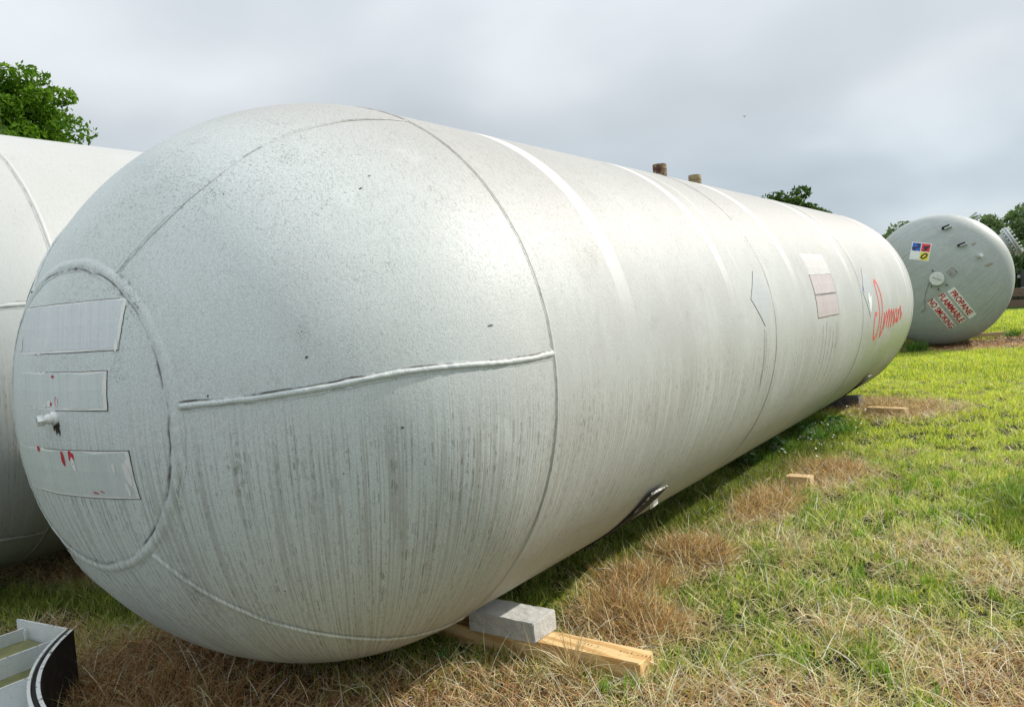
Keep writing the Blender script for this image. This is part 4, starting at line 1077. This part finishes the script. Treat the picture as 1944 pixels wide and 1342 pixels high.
# tufts make the green uneven: density modulated in clumps
def clump(x, y): return np.clip(.58 + 1.2 * fbm(x, y, 9.0, 4) + .7 * fbm(x, y, 24, 1), 0.02, 1)
zones = [  # x0,x1,y0,y1, points, green length, width, segs
    (-4.9, 1.9, .9, 5.2, 285000, (.030, .085), .0054, 3),
    (-7.8, -4.2, 1.6, 5.0, 70000, (.035, .09), .0045, 3),
    (-4.4, 2.6, 5.2, 9.0, 225000, (.035, .085), .0066, 2),
    (-5.0, 3.2, 9.0, 15.0, 210000, (.035, .075), .0080, 2),
    (-6.5, 6.0, 15.0, 23.0, 160000, (.035, .08), .013, 1),
    (-9.0, 5.0, 23.0, 42.0, 90000, (.05, .10), .026, 1)]
for zi, (x0, x1, y0, y1, n, (l0, l1), w, sg) in enumerate(zones):
    # green
    def gden(x, y):
        d, g = dryness(x, y)
        cl = clump(x, y) if zi < 4 else .75 + .25 * fbm(x, y, 3, 4)
        return np.clip((1 - d * 1.02) * cl * (1.0 if zi >= 3 else .72) + .5 * g, 0.0, 1)
    x, y = scatter(n, x0, x1, y0, y1, gden); m = len(x); d, g = dryness(x, y)
    tone = np.clip(.5 + .8 * fbm(x, y, 1.4, 13), 0, 1)[:, None]
    col = pick(GREEN, m, (3, 3, 2.2, 1.2, 1.6))
    col = col * (1 - .50 * g[:, None]) * np.where(tone > 0, 1, 1) * (.85 + .3 * tone)
    yel = np.clip((y - 7) / 6, 0, 1)[:, None] * (1 - g[:, None])
    col = np.minimum(col * (1 + yel * np.array([.45, .35, -.2])), .85)
    ln = U(l0, l1, m) * (1 + .7 * g + .35 * (clump(x, y) - .5))
    add('g', x, y, ln, U(.7, 1.35, m) * w, U(.05, .65, m), U(.2, 1.5, m), sg, col)
    # straw, lying and tangled
    def sden(x, y):
        d, g = dryness(x, y); return np.clip(d * 1.15 + (.22 if y0 < 8 else .10) * (1 - g), 0, 1)
    x, y = scatter(int(n * .62), x0, x1, y0, y1, sden); m = len(x); d, g = dryness(x, y)
    col = pick(STRAW, m, (3, 2.5, 1.8, 2, 1.5, 1.2))
    # the mown straw before the near head and under the tank is old and brown
    pale = (1 - np.clip(d * 1.6, 0, 1))[:, None]; col = np.minimum(col * (1 - pale) + pale * (col * .35 + np.array([.62, .62, .26]) * .75 * U(.5, 1.25, m)[:, None]), .9)
    rst = np.clip((d - .55) * 2, 0, 1)[:, None]; col = col * (1 - rst * np.array([.10, .20, .28]) * rng.uniform(.2, 1.6, (m, 1)))
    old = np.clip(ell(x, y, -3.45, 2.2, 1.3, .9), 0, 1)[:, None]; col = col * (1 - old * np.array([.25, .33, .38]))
    red = np.clip(ell(x, y, -2.0, 23.6, 5, 2.6), 0, 1)[:, None]; col = col * (1 + red * np.array([.15, -.04, -.05]))
    add('s', x, y, U(.05, .17, m) * (1 if sg > 1 else .8), U(.6, 1.3, m) * w * .72, U(.75, 1.45, m), U(-.5, 1.0, m), max(sg, 2) if zi < 4 else 1, col, z=U(0, .03, m), rootcol=.85)
# longer arching straws over the near ground
x, y = scatter(9500, -4.6, .6, 1.2, 7.5, lambda x, y: np.clip(.30 + dryness(x, y)[0], 0, 1)); m = len(x)
add('s', x, y, U(.10, .32, m), U(.0026, .0046, m), U(.4, 1.4, m), U(.2, 1.3, m), 6, np.minimum(pick(STRAW, m, (2, .6, 5, .4, .4, 3)) * 1.12, .93), z=U(0, .02, m), rootcol=.9)
# mounds of matted straw
for (cx, cy, rx, ry, hh, n) in ((-2.12, 4.98, .26, .20, .10, 2600), (-2.02, 3.85, .32, .22, .08, 2400), (-2.2, 4.35, .22, .3, .07, 1600), (-2.08, 6.5, .22, .5, .08, 1800), (-1.9, 7.75, .35, .4, .09, 1600), (-1.95, 11.8, .5, .6, .10, 1400), (-3.5, 1.9, .6, .4, .05, 3200), (-6.3, 3.05, .9, .3, .06, 2600)):
    a = U(0, 6.283, n); r_ = np.sqrt(U(0, 1, n)); x = cx + rx * r_ * np.cos(a); y = cy + ry * r_ * np.sin(a)
    k = free_spot(x, y) & (headroom(x, y) > .12); x, y, a, r_ = x[k], y[k], a[k], r_[k]; m = len(x)
    pal = pick(STRAW, m, (3, 2, 2, 1.5, 2.2, 1))
    pal = pal * np.array([.93, .86, .78]) ** rng.uniform(0, 2.2, (m, 1)) * rng.uniform(.45, 1.15, (m, 1))
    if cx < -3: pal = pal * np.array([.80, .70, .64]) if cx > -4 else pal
    add('s', x, y, U(.07, .24, m), U(.0028, .0055, m), U(.3, 1.5, m), U(-.6, 1.5, m), 5, pal, z=U(0, 1, m) * hh * (1 - r_ ** 2) * .8, az=U(0, 6.283, m), tw=1.5, rootcol=.8)
# bright upright green tufts
nt2 = 420; tx = U(-2.2, .5, nt2); ty = U(2.9, 8.5, nt2); k = in_view(tx, ty); tx, ty = tx[k], ty[k]; d, g = dryness(tx, ty); k = (d < .55) & free_spot(tx, ty, .03); tx, ty = tx[k], ty[k]
for a_, b2_ in zip(tx, ty):
    n = int(rng.integers(8, 22)); x = a_ + rng.normal(0, .022, n); y = b2_ + rng.normal(0, .022, n); k = free_spot(x, y); x, y = x[k], y[k]; n = len(x)
    add('g', x, y, U(.06, .14, n), U(.004, .0075, n), U(.0, .35, n), U(.1, .9, n), 4, pick(np.array([[.15, .32, .02], [.20, .34, .03], [.11, .25, .02]]), n, (2, 1.4, 1)))
def merge(lst):
    V, Q, T, C = [], [], [], []; b = 0
    for (v, q, t, c) in lst:
        V.append(v); Q.append(q + b); T.append(t + b); C.append(c); b += len(v)
    return np.concatenate(V), np.concatenate(Q), np.concatenate(T), np.concatenate(C)
V, Q, T, C = merge(parts['g']); o = raw_mesh('grass', V, Q, T, M_grass, cols=C); tag(o, 'short green grass across the yard', 'grass', kind='stuff')
V, Q, T, C = merge(parts['s']); o = raw_mesh('dry_grass', V, Q, T, M_straw, cols=C); tag(o, 'dead brown and straw coloured grass around the tanks', 'dry grass', kind='stuff')

# ------------------------------------------------------------------ single plants that stand out
def tuft(name, x, y, n, ln, wd, spread, pal, label, cat, bend=(.3, 1.2), mat=M_straw, nseg=7, grp=None, z=0.0):
    X = x + rng.normal(0, spread * .25, n); Y = y + rng.normal(0, spread * .25, n)
    P = np.stack([X, Y, gh(X, Y) + z], 1); az = U(0, 6.283, n)
    v, q, t, c = ribbons(P, az, U(.05, .9, n), U(*bend, n), U(ln * .5, ln, n), U(wd * .7, wd * 1.2, n), nseg, pick(np.array(pal), n, [1] * len(pal)), U(-.8, .8, n), rootcol=.8)
    o = raw_mesh(name, v, q, t, mat, cols=c); tag(o, label, cat, grp); return o
SP = [[.58, .46, .26], [.50, .36, .17], [.64, .55, .36]]
tuft('dry_grass_tuft', -1.96, 3.14, 95, .34, .0042, .05, SP, 'fanned tuft of pale dead grass in front of the near timber', 'grass tuft', (.1, 1.5))
tuft('dry_grass_tuft', -2.10, 3.08, 12, .42, .0032, .03, SP, 'few tall thin straws standing by the face of the near timber', 'grass tuft', (.0, .25))
tuft('dry_grass_tuft', -2.30, 5.02, 10, .40, .0032, .05, [[.42, .27, .12], [.5, .36, .18]], 'tall brown seed stalks beside the front tank belly', 'grass tuft', (.0, .3))
tuft('dry_grass_tuft', -2.09, 6.42, 26, .42, .0040, .03, SP, 'bent pale straws at the edge of the tank shadow', 'grass tuft', (.4, 1.4))
tuft('grass_tuft', -3.0, 21.25, 420, .40, .014, .5, [[.07, .16, .02], [.10, .20, .03]], 'dark green grass tuft growing against the rolled grey tank', 'grass tuft', (.2, .9), M_grass, 3)
tuft('grass_tuft', -1.2, 25.3, 160, .35, .016, .4, [[.10, .22, .03], [.07, .15, .02]], 'green grass tuft at the right foot of the rolled grey tank', 'grass tuft', (.2, .9), M_grass, 3)
tuft('grass_tuft', -.12, 7.1, 900, .22, .0060, .75, [[.09, .22, .03], [.13, .28, .03], [.18, .33, .04]], 'thick dark green grass patch at the right edge of the photo', 'grass tuft', (.3, 1.1), M_grass, 4)
for i, (x_, y_, n_) in enumerate(((-2.62, 7.9, 260), (-2.50, 8.6, 320), (-2.38, 9.3, 320), (-2.20, 9.7, 260), (-2.42, 10.3, 260), (-2.62, 9.9, 200))):
    tuft('grass_tuft', x_, y_, n_, .26, .0085, .38, [[.07, .17, .02], [.10, .22, .03], [.14, .28, .035]], ['rank green grass clump right of the shadowed belly, nearest of the lush strip', 'rank green grass clump second along the lush strip beside the tank', 'rank green grass clump at the middle of the lush strip', 'rank green grass clump standing furthest out from the tank in the lush strip', 'rank green grass clump at the far end of the lush strip', 'rank green grass clump close under the tank near the far end'][i], 'grass tuft', (.2, 1.0), M_grass, 3, 'rank grass clumps beside the front tank')
# broad-leaved weeds
def weed(x, y, n, sz, h, pal, label, seed, flower=None):
    r = np.random.default_rng(seed); root = empty('weed', (x, y, 0)); tag(root, label, 'weed')
    V, F, C = [], [], []
    for i in range(n):
        a = r.uniform(0, 6.28); el = r.uniform(.1, 1.1); rr = r.uniform(.2, 1) * sz * 1.4
        b0 = Vector((rr * .5 * math.cos(a), rr * .5 * math.sin(a), r.uniform(.15, 1) * h)); d = Vector((math.cos(a) * math.cos(el), math.sin(a) * math.cos(el), math.sin(el) * .6))
        s = Vector((-math.sin(a), math.cos(a), r.uniform(-.3, .3))); L = sz * r.uniform(.5, 1.0); w = L * .24; k0 = len(V); c = pal[int(r.integers(len(pal)))]; f = r.uniform(.7, 1.2)
        for (t, ww, dz) in ((0, .15, 0), (.3, 1, .02), (.65, .8, 0), (1, .02, -.12 * L)):
            q = b0 + d * L * t + Vector((0, 0, dz)); V += [tuple(q - s * w * ww), tuple(q + s * w * ww)]; C += [tuple(x_ * f for x_ in c)] * 2
        for k in range(3): F.append((k0 + 2 * k, k0 + 2 * k + 1, k0 + 2 * k + 3, k0 + 2 * k + 2))
    mesh_obj('leaf_cluster', V, F, M_grass, root, cols=C)
    st = tube('stem', [(0, 0, -.02), (.004, .003, h * .5), (.0, .008, h)], .003, M_grass, root, 5)
    a_ = st.data.color_attributes.new('col', 'FLOAT_COLOR', 'POINT'); a_.data.foreach_set('color', np.tile([.09, .16, .03, 1], len(st.data.vertices)).astype(np.float32))
    return root
weed(-2.23, 5.22, 16, .075, .08, [(.10, .26, .02), (.16, .32, .03), (.62, .62, .55)], 'light green broad-leaved weed with a yellowing leaf by the shadow edge', 1)
weed(-2.62, 2.98, 34, .030, .07, [(.06, .17, .03), (.09, .22, .04)], 'small clover-like weed in the dark grass under the near head', 2)
for i, (x, y) in enumerate(((-2.50, 8.3), (-2.42, 9.1), (-2.30, 9.9), (-2.60, 7.7))):
    weed(x, y, 40, .10, .20, [(.05, .15, .03), (.08, .20, .04), (.30, .36, .28)], ['leafy weed clump against the tank belly, nearer the middle timber', 'leafy weed clump in the lush strip beside the tank', 'leafy weed clump at the far end of the lush strip', 'leafy weed under the curve of the tank before the lush strip'][i], 10 + i)
# tiny white flower heads
n = 90; x = rng.normal(-2.15, .22, n); y = rng.uniform(7.9, 11.4, n); z = gh(x, y) + U(.06, .17, n); r0 = U(.005, .011, n)
V, F = [], []
for i in range(n):
    k0 = len(V)
    for k in range(6): V.append((x[i] + r0[i] * math.cos(k * 1.047), y[i] + r0[i] * math.sin(k * 1.047), z[i] + .006 * math.sin(k + i)))
    V.append((x[i], y[i], z[i] + .004)); V.append((x[i], y[i], z[i] - .06))
    for k in range(6): F.append((k0 + k, k0 + (k + 1) % 6, k0 + 6))
o = mesh_obj('white_flowers', V, F, simple('petal_white', (.82, .84, .78), .6, .05, 30, .05)); tag(o, 'tiny white clover flowers in the lush grass beside the tank', 'flowers', kind='stuff')

# small bird in the sky
bd = mesh_obj('bird', [(-.14, 0, .05), (0, .06, 0), (.14, 0, .05), (0, -.06, .0), (0, .02, .03), (0, .02, -.03)], [(0, 1, 4), (0, 5, 1), (1, 2, 4), (1, 5, 2), (0, 4, 3), (0, 3, 5), (2, 3, 4), (2, 5, 3)], M_dark)
bd.location = (-26.5, 82.5, 19.2); bd.scale = (1.5, 1.5, 1.5); tag(bd, 'tiny dark bird flying high over the middle of the front tank', 'bird')
